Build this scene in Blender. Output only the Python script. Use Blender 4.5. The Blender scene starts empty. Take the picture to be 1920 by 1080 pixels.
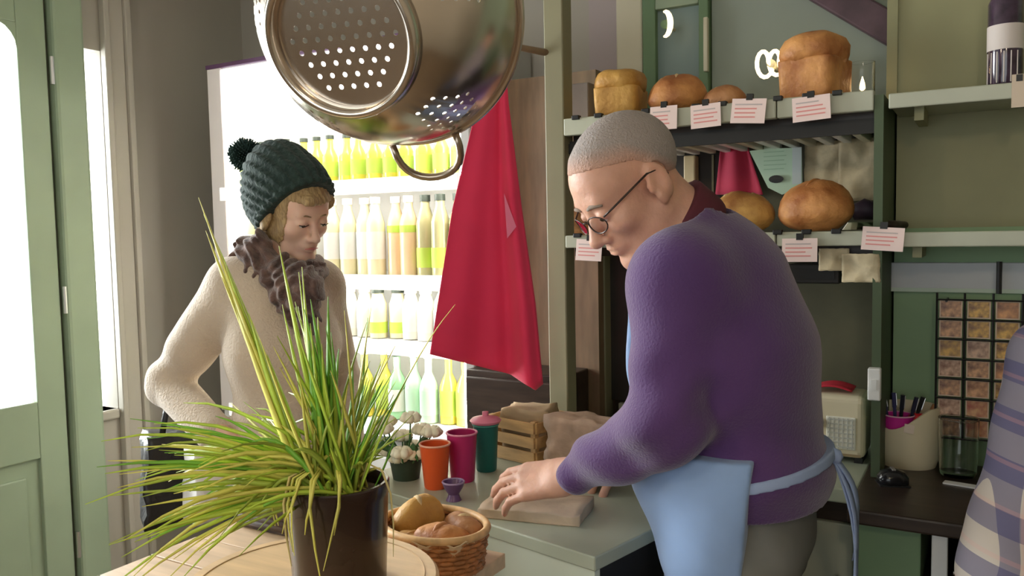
import bpy, bmesh, math, random
import numpy as np
from mathutils import Vector, Matrix, noise

random.seed(7)
np.random.seed(7)
scn = bpy.context.scene
COL = scn.collection
R_ = math.radians

# ------------------------------------------------------------------ camera
F = 1550.0                                   # focal length in pixels of a 1920 px wide frame
YAW, PITCH, ROLL = R_(30), math.atan(105 / F), R_(1.1)
CAM = np.array([0.0, 0.0, 1.5])
FW = np.array([-math.sin(YAW) * math.cos(PITCH), math.cos(YAW) * math.cos(PITCH), -math.sin(PITCH)])
_r0 = np.array([math.cos(YAW), math.sin(YAW), 0.0])
_u0 = np.cross(_r0, FW)
RT = _r0 * math.cos(ROLL) - _u0 * math.sin(ROLL)
UP = _u0 * math.cos(ROLL) + _r0 * math.sin(ROLL)
cd = bpy.data.cameras.new('camera')
cd.sensor_width = 36.0
cd.lens = 36.0 * F / 1920.0
cd.clip_start = 0.02
cam = bpy.data.objects.new('camera', cd)
COL.objects.link(cam)
cam.matrix_world = Matrix(((RT[0], UP[0], -FW[0], CAM[0]), (RT[1], UP[1], -FW[1], CAM[1]),
                           (RT[2], UP[2], -FW[2], CAM[2]), (0, 0, 0, 1)))
scn.camera = cam

# ------------------------------------------------------------------ light
world = bpy.data.worlds.new('overcast_sky')
scn.world = world
world.use_nodes = True
wb = world.node_tree.nodes['Background']
wb.inputs[0].default_value = (0.93, 0.96, 1.0, 1)
wb.inputs[1].default_value = 4.0
scn.view_settings.view_transform = 'Standard'
scn.view_settings.look = 'None'
scn.view_settings.exposure = -0.45
scn.view_settings.gamma = 1.0
scn.view_settings.use_curve_mapping = False


def area(name, loc, target, sx, sy, power, color=(1, 1, 1)):
    l = bpy.data.lights.new(name, 'AREA')
    l.shape = 'RECTANGLE'
    l.size, l.size_y, l.energy, l.color = sx, sy, power, color
    o = bpy.data.objects.new(name, l)
    COL.objects.link(o)
    o.location = loc
    o.rotation_euler = (Vector(target) - Vector(loc)).to_track_quat('-Z', 'Y').to_euler()
    return o


# daylight from the street: outside the shop window and outside the glazed door
area('street_daylight', (-4.0, -0.9, 2.0), (0, 0.1, 1.2), 2.6, 2.0, 80, (0.95, 0.97, 1.0))
area('door_daylight', (-3.75, 1.55, 1.7), (-1.6, 1.6, 1.2), 1.3, 1.8, 330, (0.97, 0.98, 1.0))
area('front_fill', (-0.4, -3.3, 2.0), (-0.6, 1, 1.3), 2.8, 1.8, 10, (1.0, 0.97, 0.93))  # fill added behind the camera for general brightness


def at(px, py, depth):                       # a point seen at (px, py), so many metres away
    return CAM + (FW + (px - 960) / F * RT - (py - 540) / F * UP) * depth


def on(px, py, axis, value):                 # the same, on a plane x, y or z = value
    r = FW + (px - 960) / F * RT - (py - 540) / F * UP
    return CAM + r * ((value - CAM[axis]) / r[axis])


# ------------------------------------------------------------------ materials
MATS = {}


def mat(name, col, rough=0.6, metal=0.0, vary=0.0, scale=8.0, bump=0.0, bscale=60.0, trans=0.0, emit=0.0,
        ecol=None, coat=0.0, sheen=0.0, stretch=None, col2=None, sss=0.0, ior=1.45):
    if name in MATS:
        return MATS[name]
    m = bpy.data.materials.new(name)
    m.use_nodes = True
    nt = m.node_tree
    b = nt.nodes['Principled BSDF']
    b.inputs['Base Color'].default_value = (*col, 1)
    b.inputs['Roughness'].default_value = rough
    b.inputs['Metallic'].default_value = metal
    b.inputs['IOR'].default_value = ior
    b.inputs['Transmission Weight'].default_value = trans
    b.inputs['Coat Weight'].default_value = coat
    b.inputs['Sheen Weight'].default_value = sheen
    if sss:
        b.inputs['Subsurface Weight'].default_value = sss
        b.inputs['Subsurface Radius'].default_value = (0.02, 0.008, 0.004)
        b.inputs['Subsurface Scale'].default_value = 0.3
    if emit:
        b.inputs['Emission Color'].default_value = (*(ecol or col), 1)
        b.inputs['Emission Strength'].default_value = emit
    if vary or bump or col2:
        tc = nt.nodes.new('ShaderNodeTexCoord')
        mp = nt.nodes.new('ShaderNodeMapping')
        if stretch:
            mp.inputs['Scale'].default_value = stretch
        nt.links.new(tc.outputs['Object'], mp.inputs['Vector'])
    if vary or col2:
        n = nt.nodes.new('ShaderNodeTexNoise')
        n.inputs['Scale'].default_value = scale
        n.inputs['Detail'].default_value = 5
        nt.links.new(mp.outputs[0], n.inputs['Vector'])
        cr = nt.nodes.new('ShaderNodeValToRGB')
        c2 = col2 if col2 else tuple(c * (1 - vary) for c in col)
        c1 = col if col2 else tuple(min(1, c * (1 + vary)) for c in col)
        cr.color_ramp.elements[0].position, cr.color_ramp.elements[1].position = 0.35, 0.65
        cr.color_ramp.elements[0].color = (*c2, 1)
        cr.color_ramp.elements[1].color = (*c1, 1)
        nt.links.new(n.outputs['Fac'], cr.inputs[0])
        nt.links.new(cr.outputs[0], b.inputs['Base Color'])
    if bump:
        n2 = nt.nodes.new('ShaderNodeTexNoise')
        n2.inputs['Scale'].default_value = bscale
        n2.inputs['Detail'].default_value = 4
        nt.links.new(mp.outputs[0], n2.inputs['Vector'])
        bp = nt.nodes.new('ShaderNodeBump')
        bp.inputs['Strength'].default_value = bump
        bp.inputs['Distance'].default_value = 0.01
        nt.links.new(n2.outputs['Fac'], bp.inputs['Height'])
        nt.links.new(bp.outputs[0], b.inputs['Normal'])
    MATS[name] = m
    return m


def plaid(name):
    m = bpy.data.materials.new(name)
    m.use_nodes = True
    nt = m.node_tree
    N, L = nt.nodes.new, nt.links.new
    b = nt.nodes['Principled BSDF']
    b.inputs['Roughness'].default_value = 0.85
    tc = N('ShaderNodeTexCoord')
    sep = N('ShaderNodeSeparateXYZ')
    L(tc.outputs['Object'], sep.inputs[0])

    def band(sock, freq, lo, ph=0.0):
        mu = N('ShaderNodeMath'); mu.operation = 'MULTIPLY_ADD'
        mu.inputs[1].default_value = freq; mu.inputs[2].default_value = ph
        L(sock, mu.inputs[0])
        fr = N('ShaderNodeMath'); fr.operation = 'FRACT'
        L(mu.outputs[0], fr.inputs[0])
        lt = N('ShaderNodeMath'); lt.operation = 'LESS_THAN'
        lt.inputs[1].default_value = lo
        L(fr.outputs[0], lt.inputs[0])
        return lt.outputs[0]
    along = N('ShaderNodeVectorMath'); along.operation = 'DOT_PRODUCT'; along.inputs[1].default_value = (0.28, 0.10, 0.95)
    across = N('ShaderNodeVectorMath'); across.operation = 'DOT_PRODUCT'; across.inputs[1].default_value = (0.83, 0.47, -0.30)
    L(tc.outputs['Object'], along.inputs[0]); L(tc.outputs['Object'], across.inputs[0])
    cur = None
    base = (0.48, 0.43, 0.38, 1)
    for sock, fr_, lo, ph, colr, fac in ((along.outputs['Value'], 15, 0.45, 0.1, (0.06, 0.06, 0.16, 1), 0.66),
                                         (across.outputs['Value'], 20, 0.42, 0.55, (0.06, 0.06, 0.16, 1), 0.66),
                                         (along.outputs['Value'], 17, 0.10, 0.75, (0.62, 0.30, 0.28, 1), 0.22),
                                         (across.outputs['Value'], 20, 0.10, 0.10, (0.62, 0.30, 0.28, 1), 0.22)):
        mx = N('ShaderNodeMix'); mx.data_type = 'RGBA'
        mm = N('ShaderNodeMath'); mm.operation = 'MULTIPLY'; mm.inputs[1].default_value = fac
        L(band(sock, fr_, lo, ph), mm.inputs[0]); L(mm.outputs[0], mx.inputs[0])
        if cur is None:
            mx.inputs[6].default_value = base
        else:
            L(cur, mx.inputs[6])
        mx.inputs[7].default_value = colr
        cur = mx.outputs[2]
    L(cur, b.inputs['Base Color'])
    MATS[name] = m
    return m


def pane_mat(name):
    # thin clear pane: mostly transparent, a little mirror
    m = bpy.data.materials.new(name); m.use_nodes = True
    nt = m.node_tree
    out_ = nt.nodes['Material Output']
    nt.nodes.remove(nt.nodes['Principled BSDF'])
    t = nt.nodes.new('ShaderNodeBsdfTransparent'); t.inputs[0].default_value = (0.96, 0.98, 0.97, 1)
    g = nt.nodes.new('ShaderNodeBsdfGlossy'); g.inputs['Roughness'].default_value = 0.02
    f = nt.nodes.new('ShaderNodeFresnel'); f.inputs[0].default_value = 1.35
    x = nt.nodes.new('ShaderNodeMixShader')
    nt.links.new(f.outputs[0], x.inputs[0]); nt.links.new(t.outputs[0], x.inputs[1]); nt.links.new(g.outputs[0], x.inputs[2])
    nt.links.new(x.outputs[0], out_.inputs['Surface'])
    MATS[name] = m
    return m


# ------------------------------------------------------------------ mesh helpers
class MB:
    def __init__(s):
        s.v, s.f = [], []

    def add(s, vs, fs):
        o = len(s.v)
        s.v += [tuple(float(c) for c in v) for v in vs]
        s.f += [tuple(i + o for i in f) for f in fs]
        return s

    def box(s, x0, x1, y0, y1, z0, z1):
        x0, x1 = min(x0, x1), max(x0, x1); y0, y1 = min(y0, y1), max(y0, y1); z0, z1 = min(z0, z1), max(z0, z1)
        return s.add([(x0, y0, z0), (x1, y0, z0), (x1, y1, z0), (x0, y1, z0), (x0, y0, z1), (x1, y0, z1), (x1, y1, z1), (x0, y1, z1)],
                     [(0, 3, 2, 1), (4, 5, 6, 7), (0, 1, 5, 4), (1, 2, 6, 5), (2, 3, 7, 6), (3, 0, 4, 7)])

    def tube(s, pts, rad, n=8, closed=False, cap=True):
        pts = [Vector(p) for p in pts]
        m = len(pts)
        rad = [rad] * m if not hasattr(rad, '__len__') else list(rad)
        vs, fs = [], []
        prev = None
        for i, p in enumerate(pts):
            if closed:
                t = pts[(i + 1) % m] - pts[i - 1]
            else:
                t = pts[min(i + 1, m - 1)] - pts[max(i - 1, 0)]
            t.normalize()
            if prev is None:
                a = Vector((0, 0, 1)) if abs(t.z) < 0.9 else Vector((1, 0, 0))
                nrm = t.cross(a).normalized()
            else:
                nrm = (prev - t * prev.dot(t))
                nrm = nrm.normalized() if nrm.length > 1e-6 else t.orthogonal().normalized()
            prev = nrm
            bi = t.cross(nrm)
            for k in range(n):
                a = 2 * math.pi * k / n
                vs.append(p + (nrm * math.cos(a) + bi * math.sin(a)) * rad[i])
        for i in range(m if closed else m - 1):
            j = (i + 1) % m
            for k in range(n):
                l = (k + 1) % n
                fs.append((i * n + k, i * n + l, j * n + l, j * n + k))
        if cap and not closed:
            fs.append(tuple(reversed(range(n))))
            fs.append(tuple((m - 1) * n + k for k in range(n)))
        return s.add(vs, fs)

    def lathe(s, prof, n=24, c=(0, 0, 0), closed_prof=False):
        vs, fs = [], []
        m = len(prof)
        for r, z in prof:
            for k in range(n):
                a = 2 * math.pi * k / n
                vs.append((c[0] + max(r, 1e-4) * math.cos(a), c[1] + max(r, 1e-4) * math.sin(a), c[2] + z))
        for i in range(m if closed_prof else m - 1):
            j = (i + 1) % m
            for k in range(n):
                l = (k + 1) % n
                fs.append((i * n + k, i * n + l, j * n + l, j * n + k))
        return s.add(vs, fs)

    def prism(s, poly, z0, z1):              # polygon in xy, extruded in z
        n = len(poly)
        vs = [(x, y, z0) for x, y in poly] + [(x, y, z1) for x, y in poly]
        return s.add(vs, [tuple(reversed(range(n))), tuple(range(n, 2 * n))] +
                     [(i, (i + 1) % n, n + (i + 1) % n, n + i) for i in range(n)])

    def build(s, name, m, parent=None, smooth=False, bevel=0.0, seg=2, sub=0):
        me = bpy.data.meshes.new(name)
        me.from_pydata(s.v, [], s.f)
        bm = bmesh.new(); bm.from_mesh(me)
        bmesh.ops.recalc_face_normals(bm, faces=bm.faces)
        if bevel:
            bmesh.ops.bevel(bm, geom=list(bm.edges), offset=bevel, segments=seg, affect='EDGES', profile=0.5, clamp_overlap=True)
        bm.to_mesh(me); bm.free()
        o = bpy.data.objects.new(name, me)
        COL.objects.link(o)
        if m:
            me.materials.append(m)
        if smooth:
            me.polygons.foreach_set('use_smooth', [True] * len(me.polygons))
            if smooth == 'auto':
                me.set_sharp_from_angle(angle=R_(40))
        if sub:
            md = o.modifiers.new('sub', 'SUBSURF'); md.levels = md.render_levels = sub
        if parent:
            o.parent = parent
        return o


def thing(name, label, cat, loc=(0, 0, 0), rz=0.0, group=None, tilt=None):
    o = bpy.data.objects.new(name, None)
    COL.objects.link(o)
    o.location = tuple(float(c) for c in loc)
    o.rotation_euler = tilt if tilt else (0, 0, rz)
    o.empty_display_size = 0.05
    o['label'] = label; o['category'] = cat
    if group:
        o['group'] = group
    return o


def tag(o, label, cat, group=None):
    o['label'] = label; o['category'] = cat
    if group:
        o['group'] = group
    return o


def struct(o, label=None, cat=None):
    o['kind'] = 'structure'
    if label:
        o['label'] = label
    if cat:
        o['category'] = cat
    return o


def copy_tree(o, parent=None):
    c = o.copy()
    COL.objects.link(c)
    c.parent = parent
    for ch in list(o.children):
        copy_tree(ch, c)
    return c


def grid_surface(fn, nu, nv, thick=0.0):     # fn(u, v) -> point ; a cloth or sheet with thickness
    vs = [Vector(fn(i / nu, j / nv)) for j in range(nv + 1) for i in range(nu + 1)]
    W = nu + 1
    fs = [(j * W + i, j * W + i + 1, (j + 1) * W + i + 1, (j + 1) * W + i) for j in range(nv) for i in range(nu)]
    m = MB()
    if not thick:
        return m.add(vs, fs)
    nr = [Vector((0, 0, 0)) for _ in vs]
    for f in fs:
        a, b, c, d = (vs[i] for i in f)
        n = (c - a).cross(d - b)
        for i in f:
            nr[i] += n
    back = [v - n.normalized() * thick if n.length > 0 else v for v, n in zip(vs, nr)]
    n0 = len(vs)
    fs2 = [tuple(i + n0 for i in reversed(f)) for f in fs]
    rim = []
    loop = [i for i in range(W)] + [j * W + nu for j in range(1, nv + 1)] + [nv * W + i for i in range(nu - 1, -1, -1)] + [j * W for j in range(nv - 1, 0, -1)]
    for k, a in enumerate(loop):
        b = loop[(k + 1) % len(loop)]
        rim.append((b, a, a + n0, b + n0))
    return m.add(vs + back, fs + fs2 + rim)


# ------------------------------------------------------------------ implicit surfaces for bodies and clothes
class SDF:
    def __init__(s, lo, hi, h):
        s.h = h
        s.ax = [np.arange(l, u + h, h).astype(np.float32) for l, u in zip(lo, hi)]
        s.f = np.full(tuple(len(a) for a in s.ax), 1.0, np.float32)

    def _sub(s, lo, hi):
        sl = []
        for a, l, u in zip(s.ax, lo, hi):
            i0 = max(0, int(np.searchsorted(a, l)) - 1)
            i1 = min(len(a), int(np.searchsorted(a, u)) + 1)
            sl.append(slice(i0, max(i1, i0)))
        sl = tuple(sl)
        g = np.meshgrid(*(a[q] for a, q in zip(s.ax, sl)), indexing='ij', sparse=True)
        return sl, g

    def put(s, fn, lo, hi, k=0.02, op='add'):
        sl, g = s._sub([a - k * 1.5 - 0.02 for a in lo], [a + k * 1.5 + 0.02 for a in hi])
        if 0 in s.f[sl].shape:
            return
        d = fn(*g)
        a = s.f[sl]
        if op == 'add':
            t = np.clip(0.5 + 0.5 * (a - d) / k, 0, 1)
            s.f[sl] = a + (d - a) * t - k * t * (1 - t)
        else:                                 # carve
            t = np.clip(0.5 - 0.5 * (a + d) / k, 0, 1)
            s.f[sl] = a + (-d - a) * t + k * t * (1 - t)

    def cone(s, a, b, ra, rb, k=0.02, w=1.0, lat=None, op='add'):
        a = np.array(a, float); b = np.array(b, float); ba = b - a
        L2 = float(ba @ ba) + 1e-9
        R = max(ra, rb) * max(1, w)

        def fn(x, y, z):
            px, py, pz = x - a[0], y - a[1], z - a[2]
            t = np.clip((px * ba[0] + py * ba[1] + pz * ba[2]) / L2, 0, 1)
            qx, qy, qz = px - t * ba[0], py - t * ba[1], pz - t * ba[2]
            q2 = qx * qx + qy * qy + qz * qz
            if w != 1.0:
                l = qx * lat[0] + qy * lat[1] + qz * lat[2]
                q2 = q2 - l * l * (1 - 1 / (w * w))
            return np.sqrt(np.maximum(q2, 0)) - (ra + (rb - ra) * t)
        s.put(fn, np.minimum(a, b) - R, np.maximum(a, b) + R, k, op)

    def ell(s, c, r, M=None, k=0.02, op='add'):
        c = np.array(c, float); r = np.array(r, float)
        M = np.eye(3) if M is None else np.array(M)   # columns = the ellipsoid's axes
        R = float(max(r))

        def fn(x, y, z):
            p = (x - c[0], y - c[1], z - c[2])
            k0 = 0; k1 = 0
            for i in range(3):
                q = p[0] * M[0, i] + p[1] * M[1, i] + p[2] * M[2, i]
                k0 = k0 + (q / r[i]) ** 2
                k1 = k1 + (q / r[i] ** 2) ** 2
            k0 = np.sqrt(k0); k1 = np.sqrt(k1) + 1e-6
            return k0 * (k0 - 1) / k1
        s.put(fn, c - R, c + R, k, op)

    def field(s, fn):                        # fn(x, y, z, f) -> f, on the whole grid
        g = np.meshgrid(*s.ax, indexing='ij', sparse=True)
        s.f = np.asarray(fn(g[0], g[1], g[2], s.f), np.float32)

    def mesh(s, name, m, parent=None, origin=(0, 0, 0), smooth_it=1):
        f = s.f
        sg = f < 0
        n = np.array(f.shape) - 1
        cnt = np.zeros(n, np.int8)
        off = [(i, j, k) for i in (0, 1) for j in (0, 1) for k in (0, 1)]
        sl = lambda o: tuple(slice(q, q + nn) for q, nn in zip(o, n))
        for o in off:
            cnt += sg[sl(o)]
        act = (cnt > 0) & (cnt < 8)
        idx = np.argwhere(act)
        acc = np.zeros((len(idx), 3)); num = np.zeros(len(idx))
        for o in off:
            for d in range(3):
                if o[d] == 0:
                    o2 = list(o); o2[d] = 1
                    i0 = idx + np.array(o); i1 = idx + np.array(o2)
                    f0 = f[tuple(i0.T)]; f1 = f[tuple(i1.T)]
                    msk = (f0 < 0) != (f1 < 0)
                    t = np.where(msk, f0 / np.where(msk, f0 - f1, 1), 0)
                    p0 = np.stack([s.ax[q][i0[:, q]] for q in range(3)], 1)
                    p1 = np.stack([s.ax[q][i1[:, q]] for q in range(3)], 1)
                    acc += np.where(msk[:, None], p0 + (p1 - p0) * t[:, None], 0)
                    num += msk
        V = acc / num[:, None]
        vid = np.full(n, -1, np.int32)
        vid[act] = np.arange(len(idx))
        Q = []
        for d in range(3):
            a, b = (d + 1) % 3, (d + 2) % 3
            lo = [slice(None)] * 3; hi = [slice(None)] * 3
            lo[d] = slice(0, -1); hi[d] = slice(1, None)
            s0, s1 = sg[tuple(lo)], sg[tuple(hi)]
            e = np.argwhere(s0 != s1)
            ok = (e[:, a] > 0) & (e[:, b] > 0) & (e[:, a] < n[a]) & (e[:, b] < n[b])
            e = e[ok]
            def cell(da, db):
                c = e.copy(); c[:, a] -= da; c[:, b] -= db
                return vid[tuple(c.T)]
            q = np.stack([cell(1, 1), cell(0, 1), cell(0, 0), cell(1, 0)], 1)
            fl = s1[tuple(e.T)]
            q[fl] = q[fl][:, ::-1]
            Q.append(q)
        Q = np.concatenate(Q)
        for _ in range(smooth_it):           # a light relax takes the grid steps out
            su = np.zeros_like(V); c = np.zeros(len(V))
            for i in range(4):
                j = (i + 1) % 4
                np.add.at(su, Q[:, i], V[Q[:, j]]); np.add.at(su, Q[:, j], V[Q[:, i]])
                np.add.at(c, Q[:, i], 1); np.add.at(c, Q[:, j], 1)
            V = 0.5 * V + 0.5 * su / np.maximum(c, 1)[:, None]
        V = V - np.array(origin, float)
        me = bpy.data.meshes.new(name)
        me.vertices.add(len(V)); me.vertices.foreach_set('co', V.astype(np.float32).ravel())
        me.loops.add(Q.size); me.loops.foreach_set('vertex_index', Q.astype(np.int32).ravel())
        me.polygons.add(len(Q))
        me.polygons.foreach_set('loop_start', np.arange(0, Q.size, 4, dtype=np.int32))
        me.polygons.foreach_set('use_smooth', np.ones(len(Q), bool))
        me.update(calc_edges=True); me.validate()
        o = bpy.data.objects.new(name, me)
        COL.objects.link(o)
        me.materials.append(m)
        if parent:
            o.parent = parent
        return o


def unit(v):
    v = np.array(v, float)
    return v / np.linalg.norm(v)

# ================================================================== the room
SAGE = mat('sage_paint', (0.30, 0.375, 0.265), 0.5, vary=0.06, scale=3)
SAGE_DK = mat('deep_sage_paint', (0.15, 0.24, 0.13), 0.55, vary=0.08, scale=3)
OLIVE = mat('olive_paint', (0.30, 0.29, 0.155), 0.55, vary=0.08, scale=4)
PALE_SAGE = mat('pale_sage_paint', (0.44, 0.45, 0.35), 0.45, vary=0.05, scale=5)
GREY_WALL = mat('taupe_wall_paint', (0.40, 0.375, 0.325), 0.75, vary=0.04, scale=2)
GREY_TRIM = mat('taupe_gloss_trim', (0.44, 0.41, 0.35), 0.45)
CREAM = mat('cream_paint', (0.62, 0.58, 0.44), 0.5)
WHITE = mat('white_enamel', (0.82, 0.82, 0.80), 0.35)
DARKWOOD = mat('dark_wood', (0.035, 0.022, 0.016), 0.35, vary=0.3, scale=6, stretch=(1, 8, 8))
NEARBLACK = mat('black_paint', (0.012, 0.011, 0.010), 0.6)
TAN = mat('tan_wood', (0.21, 0.14, 0.08), 0.5, vary=0.18, scale=5, stretch=(6, 6, 1))
GLASS = pane_mat('window_glass')
STEEL = mat('brushed_steel', (0.6, 0.6, 0.6), 0.35, metal=1.0)
BLACKMETAL = mat('black_metal', (0.02, 0.02, 0.02), 0.45, metal=0.3)
FLOORM = mat('floor_boards', (0.22, 0.15, 0.09), 0.5, vary=0.25, scale=4, stretch=(1, 10, 1))
CEIL = mat('ceiling_paint', (0.52, 0.49, 0.43), 0.8)
BUFF = mat('buff_wall_paint', (0.30, 0.25, 0.18), 0.75, vary=0.05, scale=3)
MAUVE = mat('mauve_wall_paint', (0.43, 0.37, 0.37), 0.75)
TEALWALL = mat('grey_green_wall_paint', (0.30, 0.34, 0.29), 0.75, vary=0.05, scale=3)

struct(MB().box(-3.12, 1.8, -2.5, 2.87, -0.1, 0).build('floor', FLOORM), 'dark timber floor of the shop', 'floor')
struct(MB().box(-3.12, 1.8, -2.5, 2.87, 2.75, 2.85).build('ceiling', CEIL), 'plain off-white shop ceiling', 'ceiling')

w = MB()
X0, X1 = -3.12, -3.0
H = 2.75
w.box(X0, X1, -2.5, -2.0, 0, H)
w.box(X0, X1, -2.0, 0.4, 0, 0.65).box(X0, X1, -2.0, 0.4, 2.35, H)
w.box(X0, X1, 0.4, 0.86, 0, H).box(X0, X1, 0.86, 1.83, 2.42, H)
w.box(X0, X1, 1.83, 1.95, 0, H)
w.box(X0, X1, 1.95, 2.035, 0, 0.83).box(X0, X1, 1.95, 2.035, 2.23, H)
w.box(X0, X1, 2.035, 2.87, 0, H)
struct(w.build('wall_left', GREY_WALL), 'taupe painted wall between the glazed door and the drinks chiller', 'wall')
struct(MB().box(-3.0, -1.25, 2.75, 2.87, 0, H).build('wall_back', GREY_WALL), 'taupe back wall behind the drinks chiller', 'wall')
struct(MB().box(-1.25, 0.45, 2.75, 2.87, 0, H).build('wall_back', MAUVE), 'mauve-grey back wall above the bread shelf', 'wall')
struct(MB().box(0.45, 1.8, 2.12, 2.87, 0, H).build('wall_right', SAGE), 'sage painted wall beyond the right-hand shelves', 'wall')
struct(MB().box(1.7, 1.8, -2.5, 2.12, 0, H).build('wall_side', BUFF), 'cream side wall of the shop', 'wall')
w = MB()
w.box(-3.0, -2.0, -2.5, -2.4, 0, H).box(1.0, 1.7, -2.5, -2.4, 0, H).box(-2.0, 1.0, -2.5, -2.4, 0, 0.7).box(-2.0, 1.0, -2.5, -2.4, 2.35, H)
struct(w.build('wall_front', BUFF), 'cream front wall with the added shop window', 'wall')


def window(name, axis, plane, a0, a1, z0, z1, nx, nz, m, label):
    """a framed window of nx by nz panes in a wall; axis 0 = wall across x, 1 = wall across y"""
    o = thing(name, label, 'window')
    struct(o)

    def bx(u0, u1, d0, d1, zz0, zz1):
        b = MB()
        return b.box(plane + d0, plane + d1, u0, u1, zz0, zz1) if axis == 0 else b.box(u0, u1, plane + d0, plane + d1, zz0, zz1)
    fr = 0.045
    bx(a0, a1, -0.08, 0.02, z0, z0 + fr).build('window_sill', m, o)
    bx(a0, a1, -0.08, 0.02, z1 - fr, z1).build('window_head', m, o)
    bx(a0, a0 + fr, -0.08, 0.02, z0 + fr, z1 - fr).build('window_jamb', m, o)
    bx(a1 - fr, a1, -0.08, 0.02, z0 + fr, z1 - fr).build('window_jamb', m, o)
    cw = (a1 - a0 - 2 * fr) / nx; ch = (z1 - z0 - 2 * fr) / nz
    for i in range(1, nx):
        u = a0 + fr + cw * i
        bx(u - 0.015, u + 0.015, -0.06, 0.0, z0 + fr, z1 - fr).build('mullion', m, o)
    for i in range(nx):
        for k in range(nz):
            u = a0 + fr + cw * i; v = z0 + fr + ch * k
            bx(u + 0.015, u + cw - 0.015, -0.035, -0.029, v + 0.002, v + ch - 0.002).build('pane', GLASS, o)
    return o


window('window_1', 0, -3.0, -2.0, 0.4, 0.65, 2.35, 3, 1, SAGE, 'wide sage-framed shop window onto the street')
window('window_2', 1, -2.4, -2.0, 1.0, 0.7, 2.35, 3, 1, SAGE, 'added wide sage-framed front shop window, unseen, for the fill light')  # unseen window added to carry the front fill

# sidelight: the narrow bright pane beside the door
o = struct(thing('window_3', 'narrow bright sidelight pane between the sage door frame and taupe casing', 'window'))
MB().box(-3.09, -3.085, 1.952, 2.033, 0.832, 2.228).build('pane', GLASS, o)
MB().box(-3.1, -2.985, 1.95, 2.036, 0.79, 0.83).build('window_sill', GREY_TRIM, o, bevel=0.008)

# the glazed door and its frame
d = struct(thing('door_1', 'sage green glazed shop door with a tall bright pane and lower panel', 'door', (-3.0, 1.82, 0)))
DY0, DY1 = -0.95, -0.01
GZ0, GZ1, ST = 0.918, 2.27, 0.105


def dbox(y0, y1, z0, z1, x0=-0.025, x1=0.02):
    return MB().box(x0, x1, y0, y1, z0, z1)


dbox(DY1 - ST, DY1, 0.01, 2.41).build('stile', SAGE, d, bevel=0.004)
dbox(DY0, DY0 + ST, 0.01, 2.41).build('stile', SAGE, d, bevel=0.004)
dbox(DY0 + ST, DY1 - ST, GZ1, 2.41).build('top_rail', SAGE, d, bevel=0.004)
dbox(DY0 + ST, DY1 - ST, 0.71, GZ0).build('lock_rail', SAGE, d, bevel=0.004)
dbox(DY0 + ST, DY1 - ST, 0.01, 0.22).build('bottom_rail', SAGE, d, bevel=0.004)
dbox(DY0 + ST, DY1 - ST, 0.22, 0.71, -0.02, 0.002).build('panel', SAGE, d)
dbox(DY0 + ST + 0.05, DY1 - ST - 0.05, 0.28, 0.65, 0.0, 0.012).build('raised_field', SAGE, d, bevel=0.008)
dbox(DY0 + ST, DY1 - ST, GZ0, GZ1, -0.006, 0.0).build('pane', GLASS, d)
# the rounded corner pieces of the glazing
for yy, sg in ((DY1 - ST, -1), (DY0 + ST, 1)):
    pts = [(yy, GZ1), (yy, GZ1 - 0.09)] + [(yy + sg * 0.09 * (1 - math.cos(a)), GZ1 - 0.09 + 0.09 * math.sin(a)) for a in [R_(q) for q in (18, 36, 54, 72, 90)]]
    n = len(pts)
    MB().add([(-0.02, y, z) for y, z in pts] + [(0.018, y, z) for y, z in pts],
             [tuple(range(n)), tuple(range(2 * n - 1, n - 1, -1))] + [(i, (i + 1) % n, n + (i + 1) % n, n + i) for i in range(n)]).build('corner_fillet', SAGE, d)
for z in (0.35, 1.28, 2.12):
    h_ = MB().tube([(0.028, 0.004, z - 0.05), (0.028, 0.004, z + 0.05)], 0.009, 10).build('hinge', STEEL, d)
    h_['label'] = 'small steel butt hinge'
MB().tube([(0.05, DY0 + 0.06, 1.0), (0.05, DY0 + 0.06, 1.16)], 0.01, 8).build('handle', STEEL, d)

t = MB().box(-3.01, -2.955, 1.825, 1.945, 0, 2.75).box(-3.08, -3.03, 1.77, 1.83, 0, 2.42)
struct(t.build('trim_1', SAGE, bevel=0.012), 'sage door post beside the hinges', 'trim')
t = MB().box(-3.0, -2.965, 2.036, 2.06, 0, 2.75).box(-3.0, -2.975, 2.06, 2.125, 0, 2.75).box(-3.0, -2.96, 2.125, 2.15, 0, 2.75)
struct(t.build('trim_2', GREY_TRIM, bevel=0.004), 'taupe moulded casing beside the bright sidelight', 'trim')
struct(MB().box(-3.0, -2.96, 0.83, 1.825, 2.42, 2.55).build('trim_3', SAGE, bevel=0.01), 'sage head board over the glazed door', 'trim')
struct(MB().box(-2.998, -2.98, 2.15, 2.75, 0, 0.15).build('baseboard_left', GREY_TRIM), 'taupe skirting board by the chiller', 'baseboard')

# reflection behind the bread unit, built solid: board, green door, grey-green wall, sloping beam
YB = 2.74


def wx(px, py=60, y=YB):
    return on(px, py, 1, y)[0]


def wz(px, py, y=YB):
    return on(px, py, 1, y)[2]


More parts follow.
